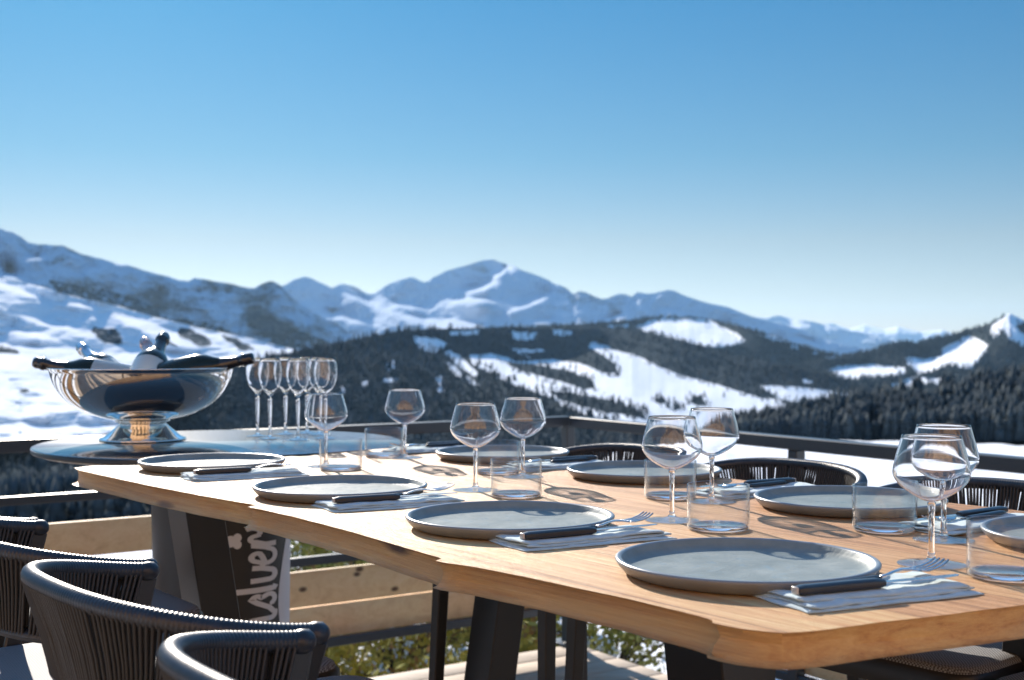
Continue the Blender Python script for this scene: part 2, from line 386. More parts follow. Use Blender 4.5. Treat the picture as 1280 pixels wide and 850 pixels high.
def slope_layer(name, crest, foot, dist, shade_slope, lit_slope, lit, forest, rock, material, x0=-1000, x1=2200, dx=1.25, rows=110,
                relief=.35, rscale=.03, seed=1, lam=.25, litdef=0.0, soft=2, tip=0.0, warp=3, fstr=1.0, aniso=1.6, gully=None):
    """A mountainside at its real distance. crest/foot: outline heights seen from the terrace, dist(x) metres of the foot."""
    xs = np.arange(x0, x1+dx, dx); W = len(xs); v = np.linspace(0, 1, rows)
    yc = pl(crest)(xs) ; yf = pl(foot)(xs)
    yc = yc + (fbm(xs*.09, xs*0+seed, seed+9, 4)-.5)*tip
    yf = np.maximum(yf, yc+6)
    Y = yf[None]*(1-v[:,None]) + yc[None]*v[:,None]; X = np.broadcast_to(xs, Y.shape)
    Lm = blur(mask(X, Y, lit, warp, seed=seed), soft) if lit else np.zeros(Y.shape)
    Lm = np.clip(Lm + litdef, 0, 1)
    n = fbm(X*rscale, Y*rscale*aniso, seed+31, 5, True)
    D0 = dist(xs)[None]
    ang = np.radians(shade_slope*(1-Lm) + lit_slope*Lm)
    dy = ((yf-yc)/(rows-1))[None]
    # dz/dD = tan(ang), z = CAM_Z + (HY-y)/FPX*D
    g = D0*dy/(FPX*np.maximum(np.tan(ang) - (HY-Y)/FPX, .015))
    g = g*(1 + (n-.55)*relief*3); g = np.maximum(g, D0*dy/FPX*.5)
    pxw = (D0.mean()/FPX*dx); 
    D = integrate(g, lam); D = D - D[0].mean()*1.0
    low = fbm(X*rscale*.5, Y*rscale*.5*aniso, seed+77, 4, True)
    D = D0 + D + (low-.5)*g.mean()*rows*relief*.7
    if gully:
        amp, fx, fy, sl = gully; wx = (fbm(X*.02, Y*.03, seed+91, 3)-.5)*30
        rg = fbm((X+wx+Y*sl)*fx, (Y+wx*.4)*fy, seed+93, 6, True); rg2 = fbm((X-Y*sl*.7)*fx*2.3, (Y-wx*.3)*fy*2.3, seed+95, 5, True)
        ed = np.clip((1-v[:,None])*8, 0, 1)*.7+.3
        D = D - ((rg-.5)+.45*(rg2-.5))*amp*pxw*(1-.55*Lm)*ed
    D = np.maximum(D, D0*.5)
    Z = CAM_Z + (HY-Y)/FPX*D
    Pt = np.stack([(X-640)/FPX*D, D, Z], -1)
    # far side of the ridge
    back = []
    for k, dz in ((.015, .012), (.06, .05), (.16, .12)):
        b = Pt[-1].copy(); s = 1+k; b[:,0] *= s; b[:,1] *= s; b[:,2] = Pt[-1][:,2] - dz*D[-1]; back.append(b)
    Pt = np.concatenate([Pt, np.array(back)], 0)
    Fm = blur(mask(X, Y, forest[0], warp, seed=seed+5), 1) if forest and forest[0] else np.zeros(Y.shape)
    if forest and forest[1]: Fm = Fm*(1-blur(mask(X, Y, forest[1], warp, seed=seed+6), 1))
    if forest and len(forest) > 2 and forest[2]: Fm = np.maximum(Fm, blur(mask(X, Y, forest[2], warp, seed=seed+7), 1))
    Fm = Fm*fstr
    Rm = np.full(Y.shape, rock) if not callable(rock) else rock(X, Y, Lm)
    cov = np.stack([Fm, Rm, Lm], -1); cov = np.concatenate([cov]+[cov[-1:]]*3, 0)
    o = grid_mesh(name, Pt, cov, material)
    return o, Pt[:rows], Fm, X, Y

ALL = [(-400,-100),(1800,-100),(1800,900),(-400,900)]
# farthest pale summits
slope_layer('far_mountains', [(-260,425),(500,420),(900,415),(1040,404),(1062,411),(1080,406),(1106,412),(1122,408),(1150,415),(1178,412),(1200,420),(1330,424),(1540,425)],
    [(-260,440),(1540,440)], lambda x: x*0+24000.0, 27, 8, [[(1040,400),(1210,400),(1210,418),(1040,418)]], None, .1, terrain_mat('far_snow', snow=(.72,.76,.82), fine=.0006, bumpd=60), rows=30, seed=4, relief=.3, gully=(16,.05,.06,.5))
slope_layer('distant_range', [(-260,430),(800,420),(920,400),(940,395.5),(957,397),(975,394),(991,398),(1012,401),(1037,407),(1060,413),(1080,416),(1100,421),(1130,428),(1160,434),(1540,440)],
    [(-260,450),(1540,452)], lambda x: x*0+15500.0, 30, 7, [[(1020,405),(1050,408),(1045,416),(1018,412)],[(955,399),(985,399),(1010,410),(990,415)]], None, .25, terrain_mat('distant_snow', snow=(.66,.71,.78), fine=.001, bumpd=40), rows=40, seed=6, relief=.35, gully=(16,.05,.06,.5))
main_crest = [(-260,440),(280,385),(338,366),(350,357.5),(358,355),(366,350),(374,348),(381,345.5),(389,348),(395,350.5),(405,355),(415,360),(424,355),(430,355),(438,357),(446,359.5),(455,365),(462,368),(469,366.5),(475,362),(482,357),(490,353),(498,350.5),(505,348.5),(512,346.5),(518,347),(524,350),(530,353),(536,351),(540,347),(550,342.5),(560,338),(572,334.5),(580,333),(590,329),(600,326),(609,324.5),(618,324.5),(626,327.5),(634,330),(642,332.5),(652,337.5),(660,340),(672,344),(685,349.5),(692,354.5),(700,356.5),(708,360),(716,367),(724,364),(732,365.5),(740,369),(752,373.5),(760,372.5),(768,369),(775,367),(783,368),(789,371),(796,365.5),(806,366.5),(815,366.5),(826,364),(836,362),(846,365),(857,369.5),(868,373.5),(880,377),(896,381),(910,384),(925,390),(942,396),(960,401),(980,406),(1000,412),(1025,422),(1050,430),(1085,437),(1110,441),(1200,448),(1540,450)]
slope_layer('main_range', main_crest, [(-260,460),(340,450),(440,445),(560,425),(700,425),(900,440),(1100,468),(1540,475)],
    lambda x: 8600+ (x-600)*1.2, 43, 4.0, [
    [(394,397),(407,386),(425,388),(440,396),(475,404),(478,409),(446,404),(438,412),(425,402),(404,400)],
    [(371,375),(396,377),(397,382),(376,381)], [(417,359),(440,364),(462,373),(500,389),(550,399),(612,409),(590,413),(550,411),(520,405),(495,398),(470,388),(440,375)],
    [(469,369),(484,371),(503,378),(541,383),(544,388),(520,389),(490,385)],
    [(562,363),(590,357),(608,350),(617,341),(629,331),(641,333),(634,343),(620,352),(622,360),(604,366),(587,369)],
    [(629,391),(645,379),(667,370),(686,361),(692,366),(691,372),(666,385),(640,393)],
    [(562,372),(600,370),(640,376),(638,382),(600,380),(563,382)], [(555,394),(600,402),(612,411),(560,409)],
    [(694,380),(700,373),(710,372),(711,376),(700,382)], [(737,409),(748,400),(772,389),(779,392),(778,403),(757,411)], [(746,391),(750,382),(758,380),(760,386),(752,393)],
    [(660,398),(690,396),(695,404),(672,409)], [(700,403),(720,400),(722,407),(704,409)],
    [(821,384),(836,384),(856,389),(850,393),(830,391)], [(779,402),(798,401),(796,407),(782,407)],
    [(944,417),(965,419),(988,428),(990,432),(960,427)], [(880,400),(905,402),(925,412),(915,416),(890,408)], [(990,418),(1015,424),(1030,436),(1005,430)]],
    None, lambda X, Y, L: np.clip(.33 - L*.4 + .22*np.exp(-((X-770)/50)**2) + .12*np.exp(-((X-500)/60)**2), 0, 1), terrain_mat('range_snow', snow=(.57,.64,.74), fine=.0018, bumpd=30, rock=(.20,.19,.19)), rows=120, seed=8, relief=.24, lam=.35, rscale=.045, warp=2.0, tip=1.5, gully=(22,.03,.035,.6))  # snow dimmed and blued to deepen its shade; rock thinned in lit patches
o6, P6, F6, X6, Y6 = slope_layer('right_mountain', [(-260,520),(900,480),(1040,449),(1062,444),(1090,438),(1106,432),(1122,427),(1134,427),(1146,429),(1158,426),(1172,421.5),(1188,419),(1204,414),(1220,410),(1237,406),(1246,400),(1254,395),(1262,391.5),(1272,396),(1282,402),(1320,416),(1400,434),(1540,440)],
    [(-260,530),(1000,490),(1540,500)], lambda x: x*0+3900.0, 27, 4.5, [
    [(1181,434),(1200,425),(1214,418),(1222,424),(1234,431),(1234,440),(1222,452),(1214,462),(1188,457),(1155,468),(1145,470),(1136,456),(1128,448),(1139,446),(1160,449),(1172,445)],
    [(1028,463),(1057,456),(1090,456),(1129,458.6),(1133,468),(1110,471),(1090,472),(1060,476)],
    [(1104,482),(1125,477),(1139,471),(1158,472),(1176,472),(1175,481),(1150,480),(1132,486)]],
    ([ALL], [[(1181,434),(1200,425),(1214,418),(1222,424),(1234,431),(1234,440),(1222,452),(1214,462),(1188,457),(1155,468),(1145,470),(1136,456),(1128,448),(1139,446),(1160,449),(1172,445)],
    [(1028,463),(1057,456),(1090,456),(1129,458.6),(1133,468),(1110,471),(1090,472),(1060,476)],[(1104,482),(1125,477),(1139,471),(1158,472),(1176,472),(1175,481),(1150,480),(1132,486)],
    [(1236,412),(1262,388),(1290,402),(1270,408),(1284,420),(1282,436),(1262,424),(1250,414),(1243,425)]]),
    .1, terrain_mat('right_snow', fine=.004, bumpd=14), x0=600, rows=90, seed=12, relief=.22, warp=1.9, tip=1, gully=(16,.03,.03,.5))
o7, P7, F7, X7, Y7 = slope_layer('middle_ridge', [(-260,520),(500,440),(620,413),(700,406),(745,404),(765,402),(785,401),(800,398),(825,396),(860,396.5),(880,398),(900,402),(925,408),(950,415),(975,423),(1000,432),(1025,439),(1050,444),(1090,450),(1130,458),(1200,470),(1540,500)],
    [(-260,530),(500,470),(1000,480),(1120,490),(1540,510)], lambda x: x*0+4300.0, 24, 4.5, [
    [(789,409),(806,402),(830,397.5),(858,400),(880,401),(905,408),(935,425),(915,433),(885,434),(868,435),(850,426),(830,420),(805,416)]],
    ([ALL], [[(789,409),(806,402),(830,397),(880,400),(905,408),(935,425),(915,433),(868,435),(830,421)], [(836,418),(870,424),(900,426),(885,420)],[(945,418),(975,421),(990,429),(962,427)],[(984,431),(996,430),(998,437),(987,438)],
     [(1030,446),(1046,445),(1058,449),(1054,454),(1036,452)],[(1012,440),(1022,439),(1024,443),(1014,444)],[(760,407),(785,405),(783,409),(762,410)]]),
    .05, terrain_mat('middle_snow', fine=.004, bumpd=14), x0=300, rows=80, seed=21, relief=.2, warp=2.6, tip=1, gully=(10,.03,.03,.5))
slope_layer('left_ridge', [(-260,262),(-100,274),(0,286),(15,289.5),(28,297),(36,303),(50,305.5),(66,306),(80,307.5),(92,313),(104,318),(118,321),(130,324),(145,329),(160,331.5),(175,336),(190,341),(208,345),(222,349),(235,351.5),(243,347),(254,349),(270,351.5),(285,354),(300,357.5),(310,359.5),(318,360),(325,356),(332,352.5),(338,351),(344,353),(350,356),(356,363),(362,370),(370,375),(378,381),(387,388),(398,394),(410,400),(422,406),(434,414),(446,421),(470,432),(500,445),(700,480),(1540,560)],
    [(-260,400),(0,400),(200,440),(400,470),(700,500),(1540,580)], lambda x: 4600+x*1.0, 42, 4.5, [
    [(18,324),(55,318),(52,325),(30,330)], [(96,335),(122,334),(124,339),(100,339)], [(0,338),(14,336),(28,348),(20,354),(0,348)], [(124,362),(134,360),(144,372),(136,374)],
    [(252,374),(268,378),(274,386),(262,384)], [(285,384),(300,386),(298,391),(286,390)], [(144,328),(158,331),(156,335),(142,332)]],
    ([[(60,350),(140,362),(250,400),(330,430),(450,470),(300,470),(150,425),(80,385)], [(320,385),(370,412),(430,432),(400,440),(340,430),(300,400)]], [[(200,385),(260,395),(250,402),(200,395)]]),
    lambda X, Y, L: np.clip(.46 - L*.45 + .2*np.exp(-((X-335)/40)**2) + .1*(Y > 345), 0, 1), terrain_mat('ridge_snow', snow=(.56,.63,.73), fine=.006, bumpd=12, rock=(.17,.155,.15)), x1=900, rows=130, seed=33, fstr=.62, relief=.26, lam=.3, rscale=.05, tip=1.5, gully=(28,.026,.030,-.6))  # shade partly in the colour: dim blue snow, less rock where lit
# open snow hillside on the left, with hollows and tree-lined gullies
HILL_LIT = [[(-260,420),(0,424),(60,432),(120,440),(200,440),(300,444),(420,452),(420,700),(-260,700)], [(0,384),(60,398),(130,420),(128,424),(60,410),(0,394)], [(-260,350),(0,352),(30,360),(60,374),(30,372),(0,362),(-260,360)],
 [(60,366),(110,380),(130,392),(90,384)], [(140,388),(200,404),(232,418),(250,440),(200,430),(170,412),(150,404)], [(236,410),(280,418),(330,430),(372,439),(372,446),(262,440),(262,424)], [(0,404),(50,414),(110,436),(50,426),(0,416)]]
gully = [[(219,410),(238,410),(262,424),(262,434),(246,432),(230,424)], [(278,417),(300,424),(318,436),(305,438),(288,430)]]  # gully trees and gully shade both drawn as forest cover
slope_layer('snow_hillside', [(-260,318),(-100,336),(0,348.5),(25,353),(50,358),(75,366),(100,372.5),(125,377),(150,383),(175,391),(200,398),(230,404.5),(245,409),(260,412.5),(280,416),(300,420),(320,425),(340,430),(370,437),(400,446),(500,480),(900,560)],
    [(-260,560),(0,556),(150,540),(250,500),(400,470),(900,580)], lambda x: 1150+x*1.2, 20.5, 4, HILL_LIT, (gully + [[(113,408),(148,412),(156,432),(128,430),(120,420)],[(0,432),(24,435),(26,442),(0,442)],[(8,484),(14,482),(14,490),(8,489)],[(24,487),(38,485),(40,492),(26,492)],[(196,418),(212,424),(222,436),(206,430)]], None), .0,
    terrain_mat('hill_snow', fine=.012, bumpd=3), x1=700, rows=150, seed=41, fstr=.72, relief=.42, rscale=.016, lam=.5, tip=1.0, aniso=3.2, warp=2.6)
# forested hill in the middle with its pistes
pisteA = [(584,443),(622,443),(645,452),(690,449),(735,440),(741,427),(750,428),(765,436),(794,444),(826,459),(852,469),(893,480),(926,490),(992,510),(968,516),(940,528),(880,552),(800,552),(745,521),(700,501),(665,489),(635,478),(610,465),(590,455)]
isl = [[(628,452),(665,455),(705,462),(738,474),(744,485),(730,487),(690,474),(650,463)], [(640,443),(675,440),(720,430),(745,438),(768,455),(773,467),(755,466),(720,453),(680,448)], [(684,487),(720,492),(760,500),(800,513),(808,523),(750,514),(700,500)],
       [(819,500),(828,496),(834,503),(822,506)], [(862,500),(868,494),(878,496),(884,508),(866,507)], [(840,508),(850,506),(852,511),(841,512)], [(700,508),(745,522),(735,528),(700,516)]]
snowp = [pisteA, [(555,441),(562,438),(575,446),(598,466),(594,472),(572,458)], [(636,436),(680,437),(688,444),(660,447)], [(514,420),(548,424),(562,431),(545,441),(525,437)], [(486,452),(492,451),(496,458),(489,464),(483,459)], [(546,470),(553,469),(554,492),(546,488)],
         [(448,480),(462,476),(466,480),(452,484)], [(476,474),(496,472),(500,477),(478,478)], [(420,486),(430,483),(432,492),(422,494)], [(552,450),(574,462),(600,482),(590,482),(565,466)], [(690,497),(720,507),(752,524),(742,530),(712,514)], [(690,412),(715,414),(712,420),(694,419)], [(640,414),(672,416),(668,421),(642,420)],
         [(949,482),(985,482),(1020,486),(1060,492),(1083,503),(1060,508),(1010,506),(970,497)], [(1002,475),(1012,474),(1016,479),(1004,480)], [(955,497),(975,500),(985,508),(960,503)], [(640,421),(670,420),(672,424),(645,426)],
         [(188,512),(204,506),(206,520),(192,524)], [(176,520),(186,516),(186,526),(178,527)], [(560,415),(600,412),(598,418),(565,419)]]
def dist4(x): return pl([(-260,900),(300,1000),(640,1500),(1000,2000),(1540,2400)])(x)
o4, P4, F4, X4, Y4 = slope_layer('forested_hill', [(-260,556),(-100,548),(0,540),(60,532),(130,517),(200,497),(250,476),(300,454),(335,445),(370,439),(400,432),(440,425),(470,418.5),(500,413.5),(540,411),(600,410),(640,408),(700,411),(740,410),(790,412),(805,416),(850,425),(880,433),(900,440),(940,448),(980,456),(1010,463),(1040,470),(1080,481),(1120,491),(1200,505),(1540,540)],
    [(-260,640),(200,620),(640,590),(900,570),(1540,575)], dist4, 9, 0.5, [snowp[0]], ([ALL], snowp, isl), .0, terrain_mat('forest_snow', fine=.012, bumpd=3), rows=170, seed=51, relief=.25, lam=.6, rscale=.012, warp=1.4, tip=1)
# wooded slope on the right
o5, P5, F5, X5, Y5 = slope_layer('right_wood_hill', [(-260,640),(700,600),(860,566),(920,548),(940,542),(1000,530),(1050,520),(1100,510),(1150,502),(1200,494),(1240,487),(1280,480),(1540,450)],
    [(-260,660),(700,640),(900,566),(1100,556),(1180,553),(1540,552)], lambda x: x*0+430.0, 10, 5, [], ([ALL], [[(1150,500),(1172,496),(1176,510),(1160,520),(1150,512)],[(1044,534),(1056,533),(1058,541),(1046,542)],[(1122,510),(1132,508),(1132,520),(1124,522)],[(1080,541),(1100,540),(1100,553),(1084,553)],[(1186,500),(1200,496),(1200,502),(1190,505)]]), .0,
    terrain_mat('wood_hill_snow', fine=.03, bumpd=1), x0=500, x1=2200, rows=70, seed=61, relief=.2, warp=1.5)

# the ground round the terrace: one sheet, flat by the deck, falling away to the valley
def ground_z(X, Y):
    """world height of the near ground"""
    d = np.sqrt(X*X+Y*Y); az = np.arctan2(X, Y); px = np.clip(640+FPX*np.tan(np.clip(az,-1.2,1.2)), -1500, 2800)
    w = np.clip((px-560)/260, 0, 1); w = w*w*(3-2*w)
    left = np.interp(d, [0,10.5,14,20,60,150,300,600,900,1500,4000,20000,60000], [-.34,-.42,-.9,-2.6,-11,-25,-41,-68,-85,-120,-350,-400,-400])
    right = np.interp(d, [0,8,20,60,150,380,600,1500,4000,20000,60000], [-.34,-.42,-1.35,-4.4,-11.6,-29.5,-47,-130,-350,-400,-400])
    z = left*(1-w)+right*w
    back = np.interp(d, [0,60,600,60000], [-.34,-2,-20,-400])
    b = np.clip((np.abs(az)-1.2)/.6, 0, 1); z = z*(1-b)+back*b
    amp = np.clip((d-3)/40, .02, 1.0)
    z = z + (fbm(X*.35, Y*.35, 15, 4)-.5)*np.clip((d-10)/20, 0, 1)*.55
    z = z + (fbm(X*.12, Y*.12, 5, 5)-.5)*amp*1.1 + (fbm(X*.02, Y*.02, 6, 4)-.5)*np.clip(d/150,0,1)*6
    return z
az = np.concatenate([np.linspace(-PI, -.7, 70)[:-1], np.linspace(-.7, .7, 700), np.linspace(.7, PI, 70)[1:]])
dd = np.concatenate([[0.05, 1.5], np.geomspace(2.5, 31000, 240)])
GX = np.sin(az)[None]*dd[:,None]; GY = np.cos(az)[None]*dd[:,None]; GZ = ground_z(GX, GY)
PX = 640+FPX*np.tan(np.clip(az,-1.3,1.3))[None]+0*GX
dG = np.sqrt(GX**2+GY**2)
gf = np.clip((dG-170)/60, 0, 1)*np.clip((800-PX)/120, 0, 1); gf = np.maximum(gf, np.clip((dG-420)/50, 0, 1))
gf = np.where(fbm(GX*.012, GY*.012, 13, 4) > .66, gf*.5, gf)
ground = grid_mesh('ground', np.stack([GX, GY, GZ], -1), np.stack([gf, gf*0, gf*0], -1), terrain_mat('ground_snow', fine=.6, bumpd=.05))

# ------------------------------------------------------------------ conifer woods (uncountable: one object per wood)
def tree_template(tiers, n, seed):
    r = np.random.RandomState(seed); V = []; F = []
    for k in range(tiers):
        z0 = .06+.80*k/tiers; z1 = min(1.0, z0+ (1.0-z0)*(.62 if k < tiers-1 else 1.0)); rad = .21*(1-.80*k/tiers)
        b = len(V)
        for i in range(n):
            a = 2*PI*i/n + r.rand()*.5; q = rad*(.62+.6*r.rand()) * (1 if i % 2 else .62)
            V.append((q*math.cos(a), q*math.sin(a), z0 + (r.rand()-.5)*.05))
        V.append(((r.rand()-.5)*.02, (r.rand()-.5)*.02, z1))
        for i in range(n): F.append((b+i, b+(i+1)%n, b+n))
        for i in range(1, n-1): F.append((b, b+i+1, b+i))
    return np.array(V), np.array(F)
TMP = {}
def forest_mesh(name, pts, heights, tiers, n, label, widen=1.0):
    pts = np.asarray(pts); N = len(pts); vs = []; fs = []; off = 0
    kinds = [tree_template(tiers, n, s) for s in range(6)]
    pick = RNG.randint(0, 6, N)
    for k in range(6):
        sel = np.where(pick == k)[0]; V, F = kinds[k]; m = len(sel)
        if not m: continue
        a = RNG.rand(m)*2*PI; h = heights[sel]; wd = h*widen*(.8+.45*RNG.rand(m))
        x = V[None,:,0]*np.cos(a)[:,None]-V[None,:,1]*np.sin(a)[:,None]; y = V[None,:,0]*np.sin(a)[:,None]+V[None,:,1]*np.cos(a)[:,None]
        P = np.stack([x*wd[:,None], y*wd[:,None], V[None,:,2]*h[:,None]+0*x], -1)+pts[sel][:,None,:]
        P[:,:,2] -= .03*h[:,None]
        vs.append(P.reshape(-1,3)); fs.append((F[None]+(np.arange(m)*len(V))[:,None,None]).reshape(-1,3)+off); off += m*len(V)
    V = np.concatenate(vs); F = np.concatenate(fs)
    me = bpy.data.meshes.new(name); me.vertices.add(len(V)); me.vertices.foreach_set('co', V.reshape(-1).astype(np.float32))
    me.loops.add(F.size); me.loops.foreach_set('vertex_index', F.reshape(-1).astype(np.int32))
    me.polygons.add(len(F)); me.polygons.foreach_set('loop_start', (np.arange(len(F))*3).astype(np.int32)); me.update(calc_edges=True)
    me.materials.append(M['conifer']); o = bpy.data.objects.new(name, me); COL.objects.link(o)
    return setp(o, label, 'forest', None, 'stuff')
def sample(P, F, n, rowpow=1.0, x0=None, x1=None, thr=.5, seed=0):
    r = np.random.RandomState(seed); H, W = F.shape; out = []
    D = P[:,:,1]
    w = (F > thr).astype(float)
    # equal numbers per patch of picture, thinned with distance
    w *= (D/D.min())**(-rowpow+1)
    w = w.reshape(-1); w /= w.sum(); k = r.choice(H*W, n, p=w)
    i = k//W; j = k % W; i = np.clip(i, 0, H-2); j = np.clip(j, 0, W-2); fx = r.rand(n)[:,None]; fy = r.rand(n)[:,None]
    return (P[i,j]*(1-fx)+P[i,j+1]*fx)*(1-fy)+(P[i+1,j]*(1-fx)+P[i+1,j+1]*fx)*fy
vis = ((X4 > -420) & (X4 < 1500) & (Y4 < 640))
edge4 = np.clip(blur(F4, 5)*(F4 < .4)*3, 0, 1)
p = np.concatenate([sample(P4, F4*vis, 30000, seed=2), sample(P4, (edge4 > .25)*vis*1.0, 650, seed=22)]); forest_mesh('conifer_forest', p, 4+9*RNG.rand(len(p))**1.6, 2, 6, 'dark conifer forest covering the low hill in front of the central peak', 1.25)
vis = (X6 > 980) & (X6 < 1330) & (Y6 < 500)
edge6 = np.clip(blur(F6, 4)*(F6 < .4)*3, 0, 1)
p = np.concatenate([sample(P6, F6*vis, 7000, seed=12), sample(P6, (edge6 > .3)*vis*1.0, 110, seed=23)]); forest_mesh('conifer_forest', p, 9+8*RNG.rand(len(p)), 2, 5, 'dark far conifers round the bright snowfield of the right-hand mountain', 1.3)
vis = (X7 > 560) & (X7 < 1200) & (Y7 < 480)
edge7 = np.clip(blur(F7, 4)*(F7 < .4)*3, 0, 1)
p = np.concatenate([sample(P7, F7*vis, 9000, seed=13), sample(P7, (edge7 > .3)*vis*1.0, 120, seed=24)]); forest_mesh('conifer_forest', p, 9+8*RNG.rand(len(p)), 2, 5, 'dark far conifers on the ridge behind the forested hill', 1.3)
vis = (X5 > 820) & (X5 < 1750)
p = sample(P5, F5*vis, 12500, seed=3); forest_mesh('conifer_forest', p, 3.5+8.5*RNG.rand(len(p))**1.3, 4, 8, 'dark conifer wood on the near slope at the right side', 1.15)
# near wood below the terrace on the left
r_ = np.random.RandomState(5); cand = []
while len(cand) < 5000:
    a = r_.uniform(-.70, .14); d = 230*(5.6**r_.rand()); x = math.sin(a)*d; y = math.cos(a)*d
    cand.append((x, y))
cand = np.array(cand); cz = ground_z(cand[:,0], cand[:,1])
near_open = (cand[:,0]/cand[:,1] > -.045) & (cand[:,1] < 800)
p = np.stack([cand[:,0], cand[:,1], cz], -1); forest_mesh('conifer_forest', p, (5+9*r_.rand(len(p)))*np.where(near_open, .33, 1), 4, 8, 'shaded conifer wood below the terrace, seen under the left railing', 1.15)
# single conifers standing out on the open pistes
def conifer(loc, h, label):
    t = empty('conifer', loc, random.random()*6, label, 'tree', 'lone conifers on the open snow')
    b = MB(); b.tube([(0,0,-.3),(0,0,h*.35)], [h*.022, h*.012], 6); b.build('trunk', M['bark'], t)
    V, F = tree_template(5, 9, random.randint(0,99)); c = MB(); c.add(V*np.array([h*1.3,h*1.3,h]), [tuple(f) for f in F], 0, False); c.build('crown', M['conifer'], t)
    return t
def on_layer(P, X, Y, px, py):
    j = np.argmin(np.abs(X[0]-px)); i = np.argmin(np.abs(Y[:,j]-py)); return P[i, j]
spots = [(826,503,'lone dark conifer on the broad piste left of the twin conifers'), (866,504,'left one of the twin dark conifers on the broad piste'), (875,507,'right one of the twin dark conifers on the broad piste'),
         (846,511,'small conifer low between the lone and the twin conifers on the piste'), (905,497,'small conifer high on the right part of the broad piste')]
for (px, py, lb) in spots: conifer(tuple(on_layer(P4, X4, Y4, px, py)), 12+random.random()*4, lb)
# ------------------------------------------------------------------ terrace
TZ = 1.08                       # table height (high dining table)
AX = Vector((-.612, .791, 0)).normalized(); NX = Vector((AX.y, -AX.x, 0))     # along / across the table
AXA = math.atan2(AX.y, AX.x); NXA = math.atan2(NX.y, NX.x)
O = Vector((.20, 1.287, 0))
def tp(t, n, z=0): return O + AX*t + NX*n + Vector((0,0,z))
C0 = Vector((.25, 5.70, 0)); RL = Vector((-.832, -.555, 0)).normalized(); RR = Vector((.533, -.846, 0)).normalized()
# deck boards run parallel to the left railing
mb = MB(); w = .145; k = 0
RI = Vector((-RL.y, RL.x, 0))
if RI.y > 0: RI = -RI        # pointing towards the house
for k in range(62):
    off = .03 + k*(w+.006) + w/2
    a0 = C0 + RI*off + (-RL)*(-.0) ; 
    s0 = -.02; s1 = 6.2
    c = a0 + RL*((s0+s1)/2)
    # lateral extent: the right railing runs along RI closely, so boards end there
    mb.bbox(c + Vector((0,0,-.014)), (s1-s0, w, .028), .003, R=Matrix.Rotation(math.atan2(RL.y, RL.x), 3, 'Z'))
fl = mb.build('terrace_floor', M['deck']); fl['kind'] = 'structure'
mb = MB(); 
c = C0 + RI*4.7 + RL*3.1
mb.box(c+Vector((0,0,-.13)), (6.15, 9.2, .19), R=Matrix.Rotation(math.atan2(RL.y, RL.x), 3, 'Z'))
ob = mb.build('terrace_floor', M['black']); ob['kind'] = 'structure'

def railing(root, A, d, L, posts, gap_n):
    """parts in world coordinates under an empty at A"""
    loc = root.location
    def W(s, z, n=0): 
        p = A + d*s + gap_n*n - loc; p.z = z; return p
    def bar(name, z, w, h, mt='rail', s0=0, s1=L, n=0): 
        m_ = MB(); m_.beam(W(s0,z,n), W(s1,z,n), w, h, bev=.003); return m_.build(name, M[mt], root)
    bar('top_rail', .988, .055, .045)
    bar('middle_rail', .800, .03, .03); bar('middle_rail', .487, .03, .034); bar('bottom_rail', .158, .035, .034)
    for z, h in ((.645, .125), (.372, .138), (.2355, .125)):
        m_ = MB()
        s = 0; 
        m_.bbox(W(L/2, z, -.036), (L-.01, .027, h), .004, R=Matrix.Rotation(math.atan2(d.y, d.x), 3, 'Z'))
        o = m_.build('board', M['pine'], root)
    for s in posts:
        m_ = MB(); m_.beam(W(s,-.02), W(s,.9645), .045, .045, up=(d.x,d.y,0), bev=.003); p = m_.build('post', M['rail'], root)
        m_ = MB(); m_.bbox(W(s,.006), (.13,.13,.01), .002, R=Matrix.Rotation(math.atan2(d.y, d.x), 3, 'Z'))
        for a in (-.045,.045):
            for b in (-.045,.045): m_.lathe([(0,.018),(.009,.018),(.009,.010)], 8, W(s+a,0,b))
        m_.build('base_plate', M['rail'], p)
rA = empty('railing', tuple(C0), 0, 'left dark steel railing with pine boards, behind the round table', 'railing', 'terrace railings')
railing(rA, C0, RL, 5.4, [0, 1.6, 3.2, 4.8], RI)
C1 = C0 + RR*.05
rB = empty('railing', tuple(C1), 0, 'right dark steel railing with pine boards, behind the right-hand stools', 'railing', 'terrace railings')
RI2 = Vector((-RR.y, RR.x, 0)); RI2 = RI2 if RI2.x < 0 else -RI2
railing(rB, C1, RR, 6.6, [1.36, 2.95, 4.5, 6.1], RI2)

# ---- dining table
root = empty('dining_table', tuple(tp(.93,.47)), AXA, 'long high dining table with thick live-edge oak top and black box legs', 'table')
Rinv = Matrix.Rotation(-AXA, 3, 'Z')
def L_(p): q = Rinv @ (Vector(p) - root.location); return q
left_pts = [(.257,1.217),(.222,1.234),(.198,1.258),(.205,1.268),(.190,1.292),(.125,1.378),(.035,1.486),(-.048,1.572),(-.094,1.606),(-.082,1.622),(-.114,1.670),(-.215,1.830),(-.325,1.985),(-.405,2.088),(-.436,2.118),(-.420,2.140),(-.462,2.182),(-.56,2.285),(-.665,2.405),(-.74,2.495),(-.84,2.62),(-.915,2.715),(-.938,2.752),(-.915,2.795)]
far = [tuple(tp(1.83,.10)[:2]), tuple(tp(1.85,.35)[:2]), tuple(tp(1.84,.6)[:2]), tuple(tp(1.86,.85)[:2]), tuple(tp(1.84,.94)[:2])]
right = [tuple(tp(t,.955+.012*math.sin(t*5))[:2]) for t in (1.78,1.5,1.2,.9,.6,.3,.1)]
near = [tuple(tp(.02,.95)[:2]), (1.0,1.80), (.80,1.60), (.66,1.465), (.54,1.350), (.45,1.305), (.35,1.26), (.29,1.228)]
poly = [Vector((*p, 0)) for p in left_pts+far+right+near]
